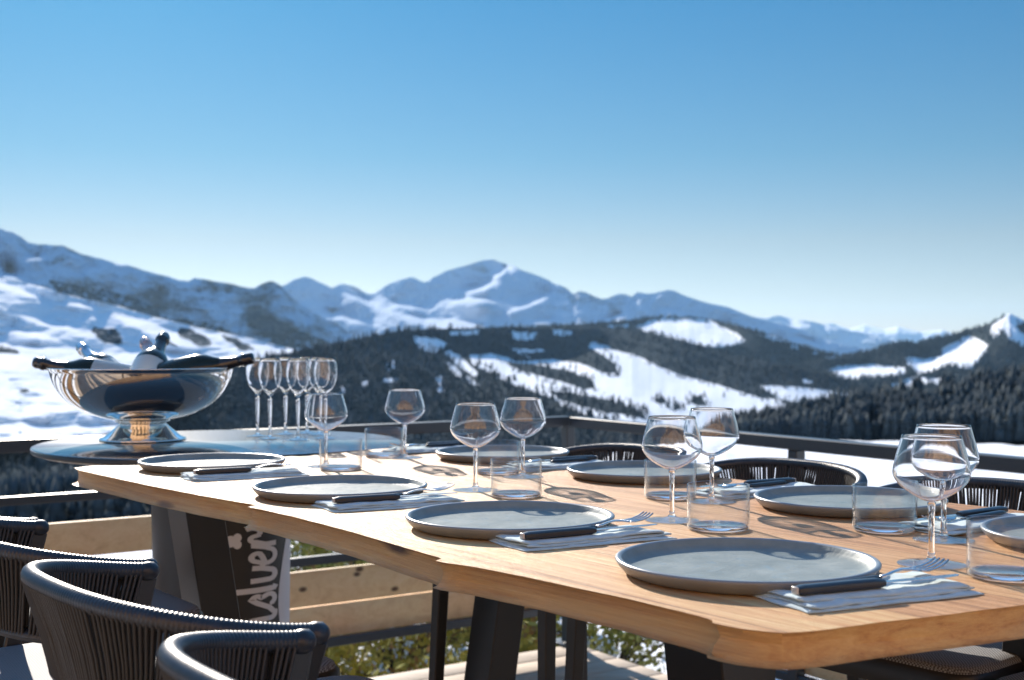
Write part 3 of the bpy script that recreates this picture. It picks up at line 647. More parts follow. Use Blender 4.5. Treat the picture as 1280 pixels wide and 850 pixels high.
def resample(P, step, closed=True):
    out = []; n = len(P)
    for i in range(n if closed else n-1):
        a = P[i]; b = P[(i+1)%n]; k = max(1, int((b-a).length/step))
        for j in range(k): out.append(a.lerp(b, j/k))
    return out
ring = resample(poly, .012); n = len(ring)
# light smoothing keeps the broken corners
for _ in range(1): ring = [ring[i]*.7+(ring[i-1]+ring[(i+1)%n])*.15 for i in range(n)]
th = .034; levels = [(0,-.0055,-1),(-.0022,-.0015,0),(-.006,.0008,0),(-.014,.0025,1),(-.022,.002,1),(-.029,-.001,0),(-.0325,-.005,0),(-th,-.010,-1)]
mb = MB(); vs = []
arr = np.array([(p.x,p.y) for p in ring])
for li,(z, off, q) in enumerate(levels):
    for i, p in enumerate(ring):
        d = (ring[(i+1)%n]-ring[i-1]).normalized(); nn = Vector((d.y,-d.x,0))
        if (p-Vector((.2,2.2,0))).dot(nn) < 0 and False: nn = -nn
        k = (fbm(np.array([p.x*9.+z*60]), np.array([p.y*9.]), 3, 4)[0]-.5)
        k2 = (fbm(np.array([p.x*60.]), np.array([p.y*60.+z*200]), 8, 3)[0]-.5)
        corner = max(0, 1-(p-Vector((.225,1.245,0))).length/.05)
        o_ = off + (k*.010 + k2*.0022)*(1 if 0 < li < 7 else .55) + corner*k2*.02*(1 if 1 < li < 7 else 0)
        zz = z + (k*.0012 if 0 < li < 7 else 0) 
        w = p - nn*0 + nn*o_
        vs.append(L_((w.x, w.y, TZ+zz)))
# make sure offsets point outward
area = sum(ring[i].x*ring[(i+1)%n].y-ring[(i+1)%n].x*ring[i].y for i in range(n))
TABLE_SIGN = area
fs = []; nl = len(levels)
for l in range(nl-1):
    for i in range(n): fs.append((l*n+i, l*n+(i+1)%n, (l+1)*n+(i+1)%n, (l+1)*n+i))
mb.add(vs, fs, 1, True); mb.add(vs[:n], [tuple(range(n))], 0, False); mb.add(vs[-n:], [tuple(range(n))], 1, False)
top = mb.build('tabletop', [M['oak'], M['oak_edge']], root)
bm = bmesh.new(); bm.from_mesh(top.data); bmesh.ops.remove_doubles(bm, verts=bm.verts, dist=1e-5); bmesh.ops.triangulate(bm, faces=[f for f in bm.faces if len(f.verts) > 4]); bm.to_mesh(top.data); bm.free(); top.data.set_sharp_from_angle(angle=math.radians(24))
def tleg(t, n0, n1, w=.095, d=.080):
    m_ = MB(); a = tp(t,n0,TZ-th-.0065); b = tp(t,n1,.0); m_.beam(L_(a), L_(b), w, d, up=(0,1,0), bev=.002); m_.build('leg', M['black'], root)
LEGS = [(.17,.18,.32),(.17,.945,.80),(1.55,.13,.30),(1.50,.92,.75)]
for q in LEGS: tleg(*q)
for t in (.17,1.52):
    m_ = MB(); m_.beam(L_(tp(t,.06,TZ-th-.0035)), L_(tp(t,.88,TZ-th-.0035)), .085, .006); m_.build('crossbar', M['black'], root)
    m_ = MB(); m_.beam(L_(tp(t,.25,.04)), L_(tp(t,.75,.04)), .06, .06); m_.build('crossbar', M['black'], root)

# ---- round table with printed column
RT = Vector((-.775, 3.42, 0))
rt = empty('round_table', tuple(RT), 0, 'round high cocktail table with blue-black top on a printed dark column', 'table')
R_ = .480
mb = MB(); mb.lathe([(0,TZ),(R_-.004,TZ),(R_-.001,TZ-.0015),(R_,TZ-.004),(R_,TZ-.012),(R_-.002,TZ-.0145),(R_-.004,TZ-.015)], 160, mis=[0,0,0,1,1,1])
mb.build('tabletop', [M['laminate'], M['laminate_edge']], rt, smooth_angle=.6)
mb = MB(); mb.lathe([(0,TZ-.0152),(R_-.016,TZ-.0152),(R_-.015,TZ-.0185),(R_-.022,TZ-.021),(0,TZ-.021)], 128); mb.build('underside_ring', M['underside'], rt, smooth_angle=.6)
def colr(z): u = (z-.02)/1.03; return .186 - .010*math.sin(PI*min(1,max(0,u))) + .004*(1-u)
mb = MB(); mb.lathe([(0,.0)]+[(colr(z), z) for z in np.linspace(.0,1.05,30)]+[(0,1.05)], 96)
colm = mb.build('column', M['sleeve'], rt, smooth_angle=.6)
# printing on the sleeve: strokes of constant width laid on the column. u = arc metres from the front, v = height
def on_col(u, v, lift=.0012, base=0.0):
    r = colr(v)+lift; a = -PI/2 + base + u/.186
    return (r*math.cos(a), r*math.sin(a), v)
face = math.atan2(-(RT.y), -(RT.x)) + PI/2   # front of the column as seen from the dining table
def stroke(mb, pts, w, ws=None):
    """pts in text space (x along reading direction, y up the letters)"""
    P = []
    for i in range(len(pts)-1):
        a = pts[i]; b = pts[i+1]; k = max(1, int(math.hypot(b[0]-a[0], b[1]-a[1])/.10))
        P += [(a[0]+(b[0]-a[0])*j/k, a[1]+(b[1]-a[1])*j/k) for j in range(k)]
    P.append(pts[-1]); n_ = len(P); vs = []
    for i, p in enumerate(P):
        q0 = P[max(i-1,0)]; q1 = P[min(i+1,n_-1)]; dx, dy = q1[0]-q0[0], q1[1]-q0[1]; l = math.hypot(dx,dy) or 1
        ww = w if ws is None else np.interp(i/(n_-1), [0,.5,1], ws)
        ox, oy = -dy/l*ww/2, dx/l*ww/2
        for k in (-1, 1): vs.append((p[0]+k*ox, p[1]+k*oy))
    out = [TXT(*v) for v in vs]
    mb.add(out, [(2*i, 2*i+1, 2*i+3, 2*i+2) for i in range(n_-1)])
EM = .0535; EU = .088      # x-height in metres
def TXT(x, y):   # reading direction climbs the column, letter tops point left
    v = TXT.v0 + x*EM; u = TXT.u0 - y*EU
    return on_col(u, v, TXT.lift, face)
TXT.v0 = .665; TXT.u0 = .163; TXT.lift = .0012
def arc(cx, cy, rx, ry, a0, a1, n_=14): return [(cx+rx*math.cos(math.radians(a0+(a1-a0)*i/n_)), cy+ry*math.sin(math.radians(a0+(a1-a0)*i/n_))) for i in range(n_+1)]
def letters(mb):
    W_ = .24; x = -0.72
    # i
    stroke(mb, [(x+.0,.95),(x+.14,1.0),(x+.14,.25)]+arc(x+.36,.25,.22,.2,180,300,8), W_); stroke(mb, [(x+.12,1.28),(x+.20,1.5)], W_); TXT.lift = .0016
    x = 0.0    # s
    stroke(mb, [(x-.30,.12),(x-.05,.32),(x+.22,.75),(x+.42,.98)]+arc(x+.36,.78,.20,.16,60,-60,6)+[(x+.52,.52)]+arc(x+.36,.32,.24,.24,40,-150,10)+[(x+.05,.18)], W_*.92); TXT.lift = .0020
    x = .86    # l
    stroke(mb, [(x-.16,1.64),(x-.16,1.78),(x+.02,1.78)], W_*.8); stroke(mb, [(x+.0,1.80),(x+.0,.12),(x+.14,.04)], W_*1.1); TXT.lift = .0024
    x = 1.22   # v
    stroke(mb, [(x+.10,1.0),(x+.10,.35)]+arc(x+.34,.33,.24,.24,180,330,10)+[(x+.68,.62),(x+.72,.95)], W_); TXT.lift = .0028
    x = 2.10   # e
    stroke(mb, [(x-.12,.62),(x+.10,.52),(x+.38,.62)]+arc(x+.34,.78,.20,.20,-20,150,10)+arc(x+.38,.46,.36,.36,150,320,14)+[(x+.80,.52),(x+.92,.95)], W_*.86); TXT.lift = .0032
    x = 3.02   # r
    stroke(mb, [(x+.02,1.0),(x+.02,.08)], W_); stroke(mb, [(x+.02,.45),(x+.18,.85)]+arc(x+.32,.86,.14,.16,160,20,6)+[(x+.50,.72)]+arc(x+.64,.98,.20,.28,230,400,10), W_*.8); TXT.lift = .0036
    x = 3.95   # o
    stroke(mb, arc(x+.34,.52,.34,.44,0,360,26), W_)
mb = MB(); letters(mb); 
TXT.lift = .0012
# swoosh down the right edge
vs = []; ks = 40
for i in range(ks+1):
    v = .20 + .84*i/ks; l = .205 + .035*math.cos((v-.60)*7.5)*-1 + .0; r_2 = .262
    l = min(.172 + .055*(abs(v-.67)/.2)**1.6, .252)
    for j in range(5): vs.append(on_col(l+(r_2-l)*j/4, v, .0012, face))
mb.add(vs, [(i*5+j, i*5+j+1, (i+1)*5+j+1, (i+1)*5+j) for i in range(ks) for j in range(4)])
# clover-like emblem
def blob(u, v, ru, rv, lift=.0012, a=0):
    c = on_col(u, v, lift, face); ring_ = [on_col(u+ru*math.cos(t)*math.cos(a)-rv*math.sin(t)*math.sin(a), v+ru*math.cos(t)*math.sin(a)+rv*math.sin(t)*math.cos(a), lift, face) for t in np.linspace(0,2*PI,18,endpoint=False)]
    mb.add([c]+ring_, [(0,i+1,(i+1)%18+1) for i in range(18)])
eu, ev = .014, .842
for q,(du,dv,s,a) in enumerate([(-.020,.020,.0105,0),(-.030,.010,.009,0),(-.030,-.013,.010,0),(-.018,-.022,.0105,0),(.006,0,.012,0),(.020,.007,.009,0),(.020,-.007,.009,0),(-.016,.008,.010,0),(-.016,-.010,.010,0),(-.002,0,.009,0)]):
    blob(eu+du*1.25, ev+dv*1.25, s*1.25, s*1.25, .0012+.0002*q)
mb.build('white_lettering', M['print'], colm)
# ---- chrome champagne bowl and bottles
BW = Vector((-1.010, 3.50, TZ)); bw = empty('champagne_bowl', tuple(BW), 0, 'large polished chrome champagne bowl on a flared foot, full of bottles', 'bowl')
out_p = [(.2440,.1955),(.2420,.186),(.238,.172),(.231,.155),(.221,.137),(.207,.119),(.188,.101),(.165,.086),(.140,.074),(.112,.0645),(.085,.059),(.072,.0575)]
in_p = [(0,.0620),(.085,.0630),(.112,.0685),(.139,.078),(.163,.090),(.185,.105),(.203,.122),(.217,.139),(.227,.156),(.2345,.172),(.2390,.186),(.2415,.1950)]
mb = MB(); mb.lathe(in_p+[(.2430,.1985),(.2475,.1995),(.2490,.1985),(.2475,.1965)]+out_p+[(0,.0575)], 160); mb.build('bowl_body', M['chrome'], bw)
mb = MB(); mb.lathe([(0,.0573),(.070,.0573),(.0735,.055),(.0725,.051),(.064,.048),(.0625,.045),(.066,.041),(.074,.034),(.086,.024),(.098,.014),(.103,.010),(.112,.0075),(.1155,.005),(.1155,.001),(.113,0),(0,0)], 128); mb.build('foot', M['chrome'], bw)
def bottle(loc, d, L=.30, foil='foil_black', glass='bottle_dark', label=None, cat='bottle', rad=.044, lab=True, roll=0):
    """loc = base centre of the bottle, d = direction of the neck"""
    d = Vector(d).normalized(); t = empty('champagne_bottle', tuple(loc), 0, label, cat, 'bottles in the champagne bowl')
    t.rotation_mode = 'QUATERNION'; t.rotation_quaternion = d.to_track_quat('Z', 'Y')
    s = L/.31; r = rad
    mb = MB(); mb.lathe([(0,.012*s),(r*.7,.002*s),(r*.93,0),(r,.006*s),(r,.15*s),(r*.97,.165*s),(r*.84,.185*s),(r*.60,.205*s),(r*.42,.225*s),(r*.36,.240*s),(0,.240*s)], 40); mb.build('body', M[glass], t)
    mb = MB(); mb.lathe([(r*.46,.221*s),(r*.39,.238*s),(r*.34,.262*s),(r*.345,.278*s),(r*.40,.280*s),(r*.41,.288*s),(r*.36,.291*s),(r*.37,.303*s),(r*.30,.311*s),(0,.312*s)], 32); mb.build('neck_foil', M[foil], t)
    if lab:
        mb = MB(); vs = []; 
        for z in (.035*s,.145*s):
            for k in range(21): a = (-PI+2*PI*k/20) if roll else (-1.3+2.6*k/20); vs.append(((r+.0006)*math.cos(a),(r+.0006)*math.sin(a),z))
        mb.add(vs, [(k,k+1,22+k,21+k) for k in range(20)]); mb.build('label', M['paper'], t)
    return t
b = BW
bottle(b+Vector((.0,.03,.150)), (-.97,-.04,.20), .31, label='dark bottle lying in the chrome bowl with its black neck pointing out left')
bottle(b+Vector((-.035,-.02,.125)), (-.60,.55,.42), .285, 'foil_silver', label='bottle with silver neck foil leaning up-left in the chrome bowl', roll=-1.5)
bottle(b+Vector((.055,.0,.115)), (-.36,.68,.52), .28, 'foil_rose', 'bottle_pale', label='pale rosé-foiled bottle neck behind the others in the chrome bowl', roll=-1.5)
bottle(b+Vector((.015,-.105,.118)), (.05,.78,.60), .275, 'foil_black', 'bottle_dark', rad=.048, label='upright silver bottle with black foil top in the middle of the chrome bowl', roll=-1.57)
bottle(b+Vector((.008,-.02,.158)), (.97,-.06,.215), .31, label='dark bottle lying in the chrome bowl with its black neck pointing out right')
bottle(b+Vector((-.14,-.10,.145)), (.9,.6,.06), .24, 'foil_silver', 'foil_silver', label='silver bottle lying flat at the front left of the chrome bowl', rad=.036, lab=False)
mb = MB()
for i in range(170):
    a = random.random()*2*PI; r = .20*math.sqrt(random.random()); q = random.uniform(.009,.016)
    R = Matrix.Rotation(random.random()*3, 3, Vector((random.random(),random.random(),random.random())).normalized())
    mb.bbox((r*math.cos(a), r*math.sin(a), .150+random.uniform(-.02,.022)), (q*2,q*1.7,q*1.5), q*.3, R=R)
ice = mb.build('ice_cubes', M['ice'], None, loc=tuple(b)); setp(ice, 'loose ice filling the chrome champagne bowl', 'ice', None, 'stuff')

# ---- glassware
def wine_glass_proto():
    t = empty('wine_glass')
    o_ = [(.0046,.0775),(.0075,.0785),(.0150,.0815),(.0265,.0880),(.0375,.0965),(.0445,.1060),(.0463,.1130),(.0455,.1210),(.0428,.1330),(.0392,.1460),(.0358,.1585)]
    def thick(p, w=.0010): 
        out = []
        for i,(r,z) in enumerate(p):
            a = p[max(i-1,0)]; c = p[min(i+1,len(p)-1)]; dx, dz = c[0]-a[0], c[1]-a[1]; l = math.hypot(dx,dz)
            ww = w + .0022*max(0, 1-i/3.5)
            out.append((max(r-dz/l*ww,0), z+dx/l*ww))
        return out
    def smooth(p, k=3):
        P = [Vector((a,b_,0)) for a,b_ in p]; out = []
        for i in range(len(P)-1):
            p0 = P[max(i-1,0)]; p1 = P[i]; p2 = P[i+1]; p3 = P[min(i+2,len(P)-1)]
            for j in range(k):
                u = j/k; q = .5*((2*p1)+(p2-p0)*u+(2*p0-5*p1+4*p2-p3)*u*u+(3*p1-p0-3*p2+p3)*u**3); out.append((q.x,q.y))
        out.append(p[-1]); return out
    so = smooth(o_); si = thick(so); si = [p for p in si if p[0] > .001]
    prof = [(0,.0770)]+so+[(so[-1][0]-.0003,.1592),(si[-1][0]+.0003,.1592)]+si[::-1]+[(0,si[0][1]-.0004)]
    mb = MB(); mb.lathe(prof, 72); mb.build('bowl', M['glass_thin'], t)
    mb = MB(); mb.lathe([(0,.0768),(.0052,.0768),(.0046,.072),(.0040,.062),(.0037,.045),(.0037,.028),(.0041,.016),(.0052,.0095),(.0066,.0068),(0,.0068)], 28); mb.build('stem', M['glass_stem'], t)
    mb = MB(); mb.lathe([(0,.0066),(.0068,.0066),(.0105,.0050),(.018,.0036),(.030,.0024),(.040,.0018),(.0415,.0012),(.0412,.0004),(.039,.0003),(.010,.0008),(0,.0008)], 72); mb.build('foot', M['glass_wall'], t)
    return t
def tumbler_proto():
    t = empty('tumbler'); R0 = .0455; H = .066
    mb = MB(); mb.lathe([(0,.0010),(R0-.006,.0008),(R0-.0025,.0010),(R0-.0006,.003),(R0,.006),(R0,H-.0008),(R0-.0006,H),(R0-.0013,H-.0008),(R0-.0016,.0105),(R0-.003,.0085),(R0-.007,.0076),(0,.0076)], 80)
    mb.build('glass_body', M['glass_wall'], t)
    mb = MB(); mb.lathe([(0,.0014),(R0-.0040,.0014),(R0-.0028,.0022),(R0-.0026,.0052),(R0-.0045,.0070),(0,.0070)], 80); mb.build('glass_base', M['glass_stem'], t); return t
def flute_proto():
    t = empty('champagne_flute')
    so = [(.0040,.118),(.0065,.121),(.0120,.128),(.0190,.137),(.0255,.149),(.0300,.163),(.0322,.179),(.0315,.196),(.0290,.211),(.0262,.2225)]
    si = [(r-.0011 if i else .001, z+(.002 if i < 3 else 0)) for i,(r,z) in enumerate(so)]
    mb = MB(); mb.lathe([(0,.117)]+so+[(.0257,.2230)]+si[::-1]+[(0,.1205)], 56); mb.build('bowl', M['glass_thin'], t)
    mb = MB(); mb.lathe([(0,.1168),(.0055,.1168),(.0062,.106),(.0058,.090),(.0048,.070),(.0040,.045),(.0038,.025),(.0050,.012),(.0070,.0065),(0,.0065)], 28); mb.build('stem', M['glass_stem'], t)
    mb = MB(); mb.lathe([(0,.0063),(.0075,.0063),(.014,.004),(.026,.0022),(.0325,.0014),(.033,.0008),(.032,.0003),(0,.0006)], 56); mb.build('foot', M['glass_wall'], t)
    return t
wg = wine_glass_proto(); tb = tumbler_proto(); ft = flute_proto()
for o in (wg,tb,ft): pass
def placer(proto, cat, group, items, z=TZ+.0003):
    for i, (x, y, lb) in enumerate(items):
        o = proto if i == 0 else dup(proto, (x,y,z), 0)
        o.location = (x,y,z); o.rotation_euler = (0,0,random.random()*6); setp(o, lb, cat, group)
placer(wg, 'wine glass', 'wine glasses on the dining table', [
 (.517,1.577,'nearest wine glass, beside the fork tips of the front place setting'), (.596,1.767,'wine glass at the right directly behind the nearest wine glass'),
 (.2445,1.956,'front wine glass of the middle pair, behind the largest plate'), (.340,2.178,'rear wine glass of the middle pair, in front of the arched stool back'),
 (-.067,2.346,'front wine glass of the centre pair, behind the second plate from the front'), (.022,2.567,'rear right wine glass of the centre pair, below the railing corner'),
 (-.249,2.977,'wine glass standing alone at the far end of the oak table'), (-.403,2.774,'wine glass in front of the cluster of champagne flutes')])
placer(tb, 'tumbler', 'water tumblers on the dining table', [
 (.578,1.493,'nearest clear tumbler, cut by the right edge of the photo'), (.539,1.852,'clear tumbler standing left of the two nearest wine glasses'),
 (.301,1.867,'clear tumbler right beside the front glass of the middle pair, behind the largest plate'), (.276,2.233,'clear tumbler behind the stem of the front glass of the middle pair'),
 (.007,2.253,'clear tumbler at the right foot of the front glass of the centre pair'), (-.029,2.636,'clear tumbler behind the centre pair of wine glasses, in front of the far plate'),
 (-.363,2.713,'clear tumbler beside the glass in front of the flutes'), (-.301,3.01,'farthest clear tumbler, left of the lone wine glass at the table end')])
fl_ = []
for (px, py, lb) in [(322,545.5,'leftmost champagne flute, front row of the cluster on the round table'),(337.5,548.5,'second champagne flute from the left on the round table'),(357,543,'champagne flute third from the left, in the back row of the cluster'),
    (372.5,550,'champagne flute fourth from the left, at the front middle of the cluster'),(384,541.5,'champagne flute fifth from the left, at the back of the cluster'),(399,543.5,'champagne flute second from the right in the cluster'),(407,548,'rightmost champagne flute of the cluster on the round table')]:
    Y = 448/(py-422); fl_.append(((px-640)/1600*Y, Y, lb))
placer(ft, 'champagne flute', 'champagne flutes on the round table', fl_)

# ---- plates
mb = MB()
mb.lathe([(0,.0058),(.118,.0058),(.131,.0064),(.1400,.0085),(.1448,.0125),(.1475,.0172),(.1500,.0187),(.1532,.0186),(.1550,.0170),(.1548,.0150),(.1520,.0105),(.1460,.0040),(.1400,.0012),(.1300,.0),(.118,.0008),(0,.0015)], 128,
  mis=[0,0,0,0,0,2,2,2,1,1,1,1,1,1,1,1])
pl0 = mb.build('plate', [M['plate_in'], M['plate_out'], M['plate_lip']])
for i, (x, y, lb) in enumerate([(.278,1.520,'largest nearest grey-blue plate at the front of the table, left row'), (-.003,1.898,'second grey-blue plate from the front in the left row'), (-.306,2.285,'third grey-blue plate from the front in the left row'), (-.644,2.750,'farthest plate of the left row, at the corner by the round table'),
   (-.022,2.965,'farthest plate of the right row, behind the centre pair of wine glasses'), (.265,2.570,'plate in the right row behind the front glass of the middle pair'), (.556,2.110,'plate in the right row below the arched stool back'), (.800,1.735,'plate cut by the right edge, seen through the nearest tumbler')]):
    o = pl0 if i == 0 else pl0.copy()
    if i: COL.objects.link(o)
    o.location = (x,y,TZ+.0004); o.rotation_euler = (0,0,random.random()*6); setp(o, lb, 'plate', 'stoneware plates on the dining table')

# ---- napkins, knives, forks
def napkin_mesh(seed):
    r = np.random.RandomState(seed); mb = MB(); Lx, Ly = .236, .106
    z0 = 0
    for layer, (dx, dy, sx, sy, rot) in enumerate([(0,0,1,1,0),(.003,.004,.975,.90,.035),(-.002,.006,.95,.80,-.03)]):
        nx, ny = 56, 22; hgt = .0022 + .0006*layer; vs = []
        for side in (0, 1):
            for i in range(nx+1):
                for j in range(ny+1):
                    u = i/nx-.5; v = j/ny-.5; x = u*Lx*sx; y = v*Ly*sy
                    e = min(1, min(.5-abs(u), .5)*nx/2.0, (.5-abs(v))*ny/2.0)
                    wv = (vnoise(np.array([x*34+seed]), np.array([y*22+layer*5]), seed)[0]-.5)
                    wv2 = (vnoise(np.array([x*90+seed]), np.array([y*30.+layer*9]), seed+4)[0]-.5)
                    x2 = x + dx + (vnoise(np.array([v*3.]), np.array([1.*seed]), 7+layer)[0]-.5)*.008; y2 = y + dy + (vnoise(np.array([u*4.]), np.array([2.*seed]), 9+layer)[0]-.5)*.010
                    c, s_ = math.cos(rot), math.sin(rot)
                    base = z0 + max(0, wv*.004*(layer+.3)*(abs(u)*1.6)) 
                    z = base + (hgt*(.35+.65*math.sqrt(max(e,0))) + max(0,wv2)*.0022 if side else 0)
                    vs.append((x2*c-y2*s_, x2*s_+y2*c, z))
        N = (nx+1)*(ny+1); fs = []
        for i in range(nx):
            for j in range(ny):
                a = i*(ny+1)+j; b_ = a+1; c_ = a+ny+2; d_ = a+ny+1
                fs.append((a,b_,c_,d_)); fs.append((N+a,N+d_,N+c_,N+b_))
        edge = [i*(ny+1) for i in range(nx+1)] + [nx*(ny+1)+j for j in range(1,ny+1)] + [i*(ny+1)+ny for i in range(nx-1,-1,-1)] + [j for j in range(ny-1,0,-1)]
        for k in range(len(edge)): a = edge[k]; b_ = edge[(k+1)%len(edge)]; fs.append((a,b_,N+b_,N+a))
        mb.add(vs, fs, 0, True); z0 += hgt+.0002
    return mb
NAP_H = .0088
def knife_proto():
    t = empty('table_knife')
    mb = MB(); vs = []; N = 14
    for i in range(N+1):
        u = i/N; x = -.112+u*.112; w = .0078-.0012*math.sin(u*PI)+.0006*(1-u); h = .0056
        if i in (0,N): w *= .80; h *= .72
        for k in range(12): a = 2*PI*k/12; c, s_ = math.cos(a), math.sin(a); q = 3.2; r = (abs(c)**q+abs(s_)**q)**(-1/q); vs.append((x, c*r*w, .0064+s_*r*h))
    fs = [(i*12+k,i*12+(k+1)%12,(i+1)*12+(k+1)%12,(i+1)*12+k) for i in range(N) for k in range(12)] + [tuple(range(11,-1,-1)), tuple(range(N*12,N*12+12))]
    mb.add(vs, fs); mb.build('handle', M['handle'], t, smooth_angle=.7)
    mb = MB(); mb.bbox((-.1135,0,.0064), (.003,.011,.0082), .0012); mb.build('handle_cap', M['rivet'], t)
    mb = MB(); P = [(.001,-.0052),(.03,-.0062),(.06,-.0075),(.085,-.0072),(.100,-.0040),(.108,.003),(.106,.0062),(.08,.0068),(.03,.0062),(.001,.0052)]
    vs = [(x,y,.0072) for x,y in P]+[(x,y,.0060 if y > 0 else .0068) for x,y in P]; n_ = len(P)
    mb.add(vs, [tuple(range(n_)), tuple(range(2*n_-1,n_-1,-1))]+[(i,(i+1)%n_,n_+(i+1)%n_,n_+i) for i in range(n_)], 0, False); mb.build('blade', M['steel'], t)
    return t
def fork_proto():
    t = empty('table_fork')
    def prof(u):  # height along the fork
        return .0052 + (.006*math.sin(max(0,(u-.45))/.25*PI/2) if u < .7 else .006) - .010*max(0,(u-.72)/.28)*0 + .013*max(0,(u-.78)/.22)**1.6
    mb = MB(); N = 12; vs = []
    for i in range(N+1):
        u = i/N; x = -.105+u*.105; w = .0066-.0024*u; h = .0036
        if i in (0,N): w *= .8; h *= .7
        for k in range(10): a = 2*PI*k/10; vs.append((x, math.cos(a)*w, .0048+math.sin(a)*h))
    mb.add(vs, [(i*10+k,i*10+(k+1)%10,(i+1)*10+(k+1)%10,(i+1)*10+k) for i in range(N) for k in range(10)]+[tuple(range(9,-1,-1)),tuple(range(N*10,N*10+10))]); mb.build('handle', M['handle'], t)
    mb = MB()
    def strip(pts, ws, thk=.0011):
        vs = []
        for (x,y,z), w_ in zip(pts, ws):
            vs += [(x,y-w_,z),(x,y+w_,z),(x,y+w_*.85,z+thk*1.6),(x,y-w_*.85,z+thk*1.6)]
        n_ = len(pts); mb.add(vs, [(i*4+k,i*4+(k+1)%4,(i+1)*4+(k+1)%4,(i+1)*4+k) for i in range(n_-1) for k in range(4)]+[(3,2,1,0),(4*n_-4,4*n_-3,4*n_-2,4*n_-1)], 0, True)
    strip([(.000,0,.0045),(.012,0,.0062),(.022,0,.0085),(.034,0,.0098),(.042,0,.0095),(.050,0,.0085),(.056,0,.0078)], [.0036,.0026,.0024,.0040,.0085,.0118,.0125], .0012)
    for y in (-.0105,-.0036,.0036,.0105):
        strip([(.055,y,.0078),(.066,y,.0072),(.080,y*.97,.0082),(.092,y*.94,.0112),(.102,y*.9,.0158)], [.0021,.0020,.0018,.0015,.0009], .0011)
    mb.build('tines', M['steel'], t); return t
kn = knife_proto(); fk = fork_proto()
left_n = [((.386,1.392),24,'nearest place setting'), ((.098,1.768),28,'second place setting from the front, left row'), ((-.204,2.140),29,'third place setting from the front, left row'), ((-.541,2.580),30,'farthest place setting of the left row')]
right_n = [((.684,1.905),214,'right row place setting beside the nearest wine glasses'), ((.440,2.315),212,'right row place setting behind the middle pair of glasses'), ((.102,2.765),210,'right row place setting behind the centre pair of glasses'), ((-.195,3.165),213,'farthest right row place setting by the lone wine glass')]
for i, ((x,y), ang, where) in enumerate(left_n+right_n):
    nb = napkin_mesh(20+i).build('napkin', M['linen'], None, loc=(x,y,TZ+.0006)); nb.rotation_euler = (0,0,math.radians(ang))
    setp(nb, 'folded linen napkin of the '+where, 'napkin', 'linen napkins on the dining table')
    a = math.radians(ang); c, s_ = math.cos(a), math.sin(a)
    def put(proto, dx, dy, da, first, nm, cat, z):
        loc = (x+c*dx-s_*dy, y+s_*dx+c*dy, TZ+z)
        o = proto if first else dup(proto, loc, 0)
        o.location = loc; o.rotation_euler = (0,0,a+da); setp(o, nm+where, cat, cat+'s on the napkins'); return o
    put(kn, .010, -.014, math.radians(-1+2*math.sin(i*2.1)), i == 0, 'dark-handled knife of the ', 'knife', NAP_H)
    put(fk, .028, .012, math.radians(8+2*math.sin(i*1.3)), i == 0, 'steel fork of the ', 'fork', NAP_H+.001)

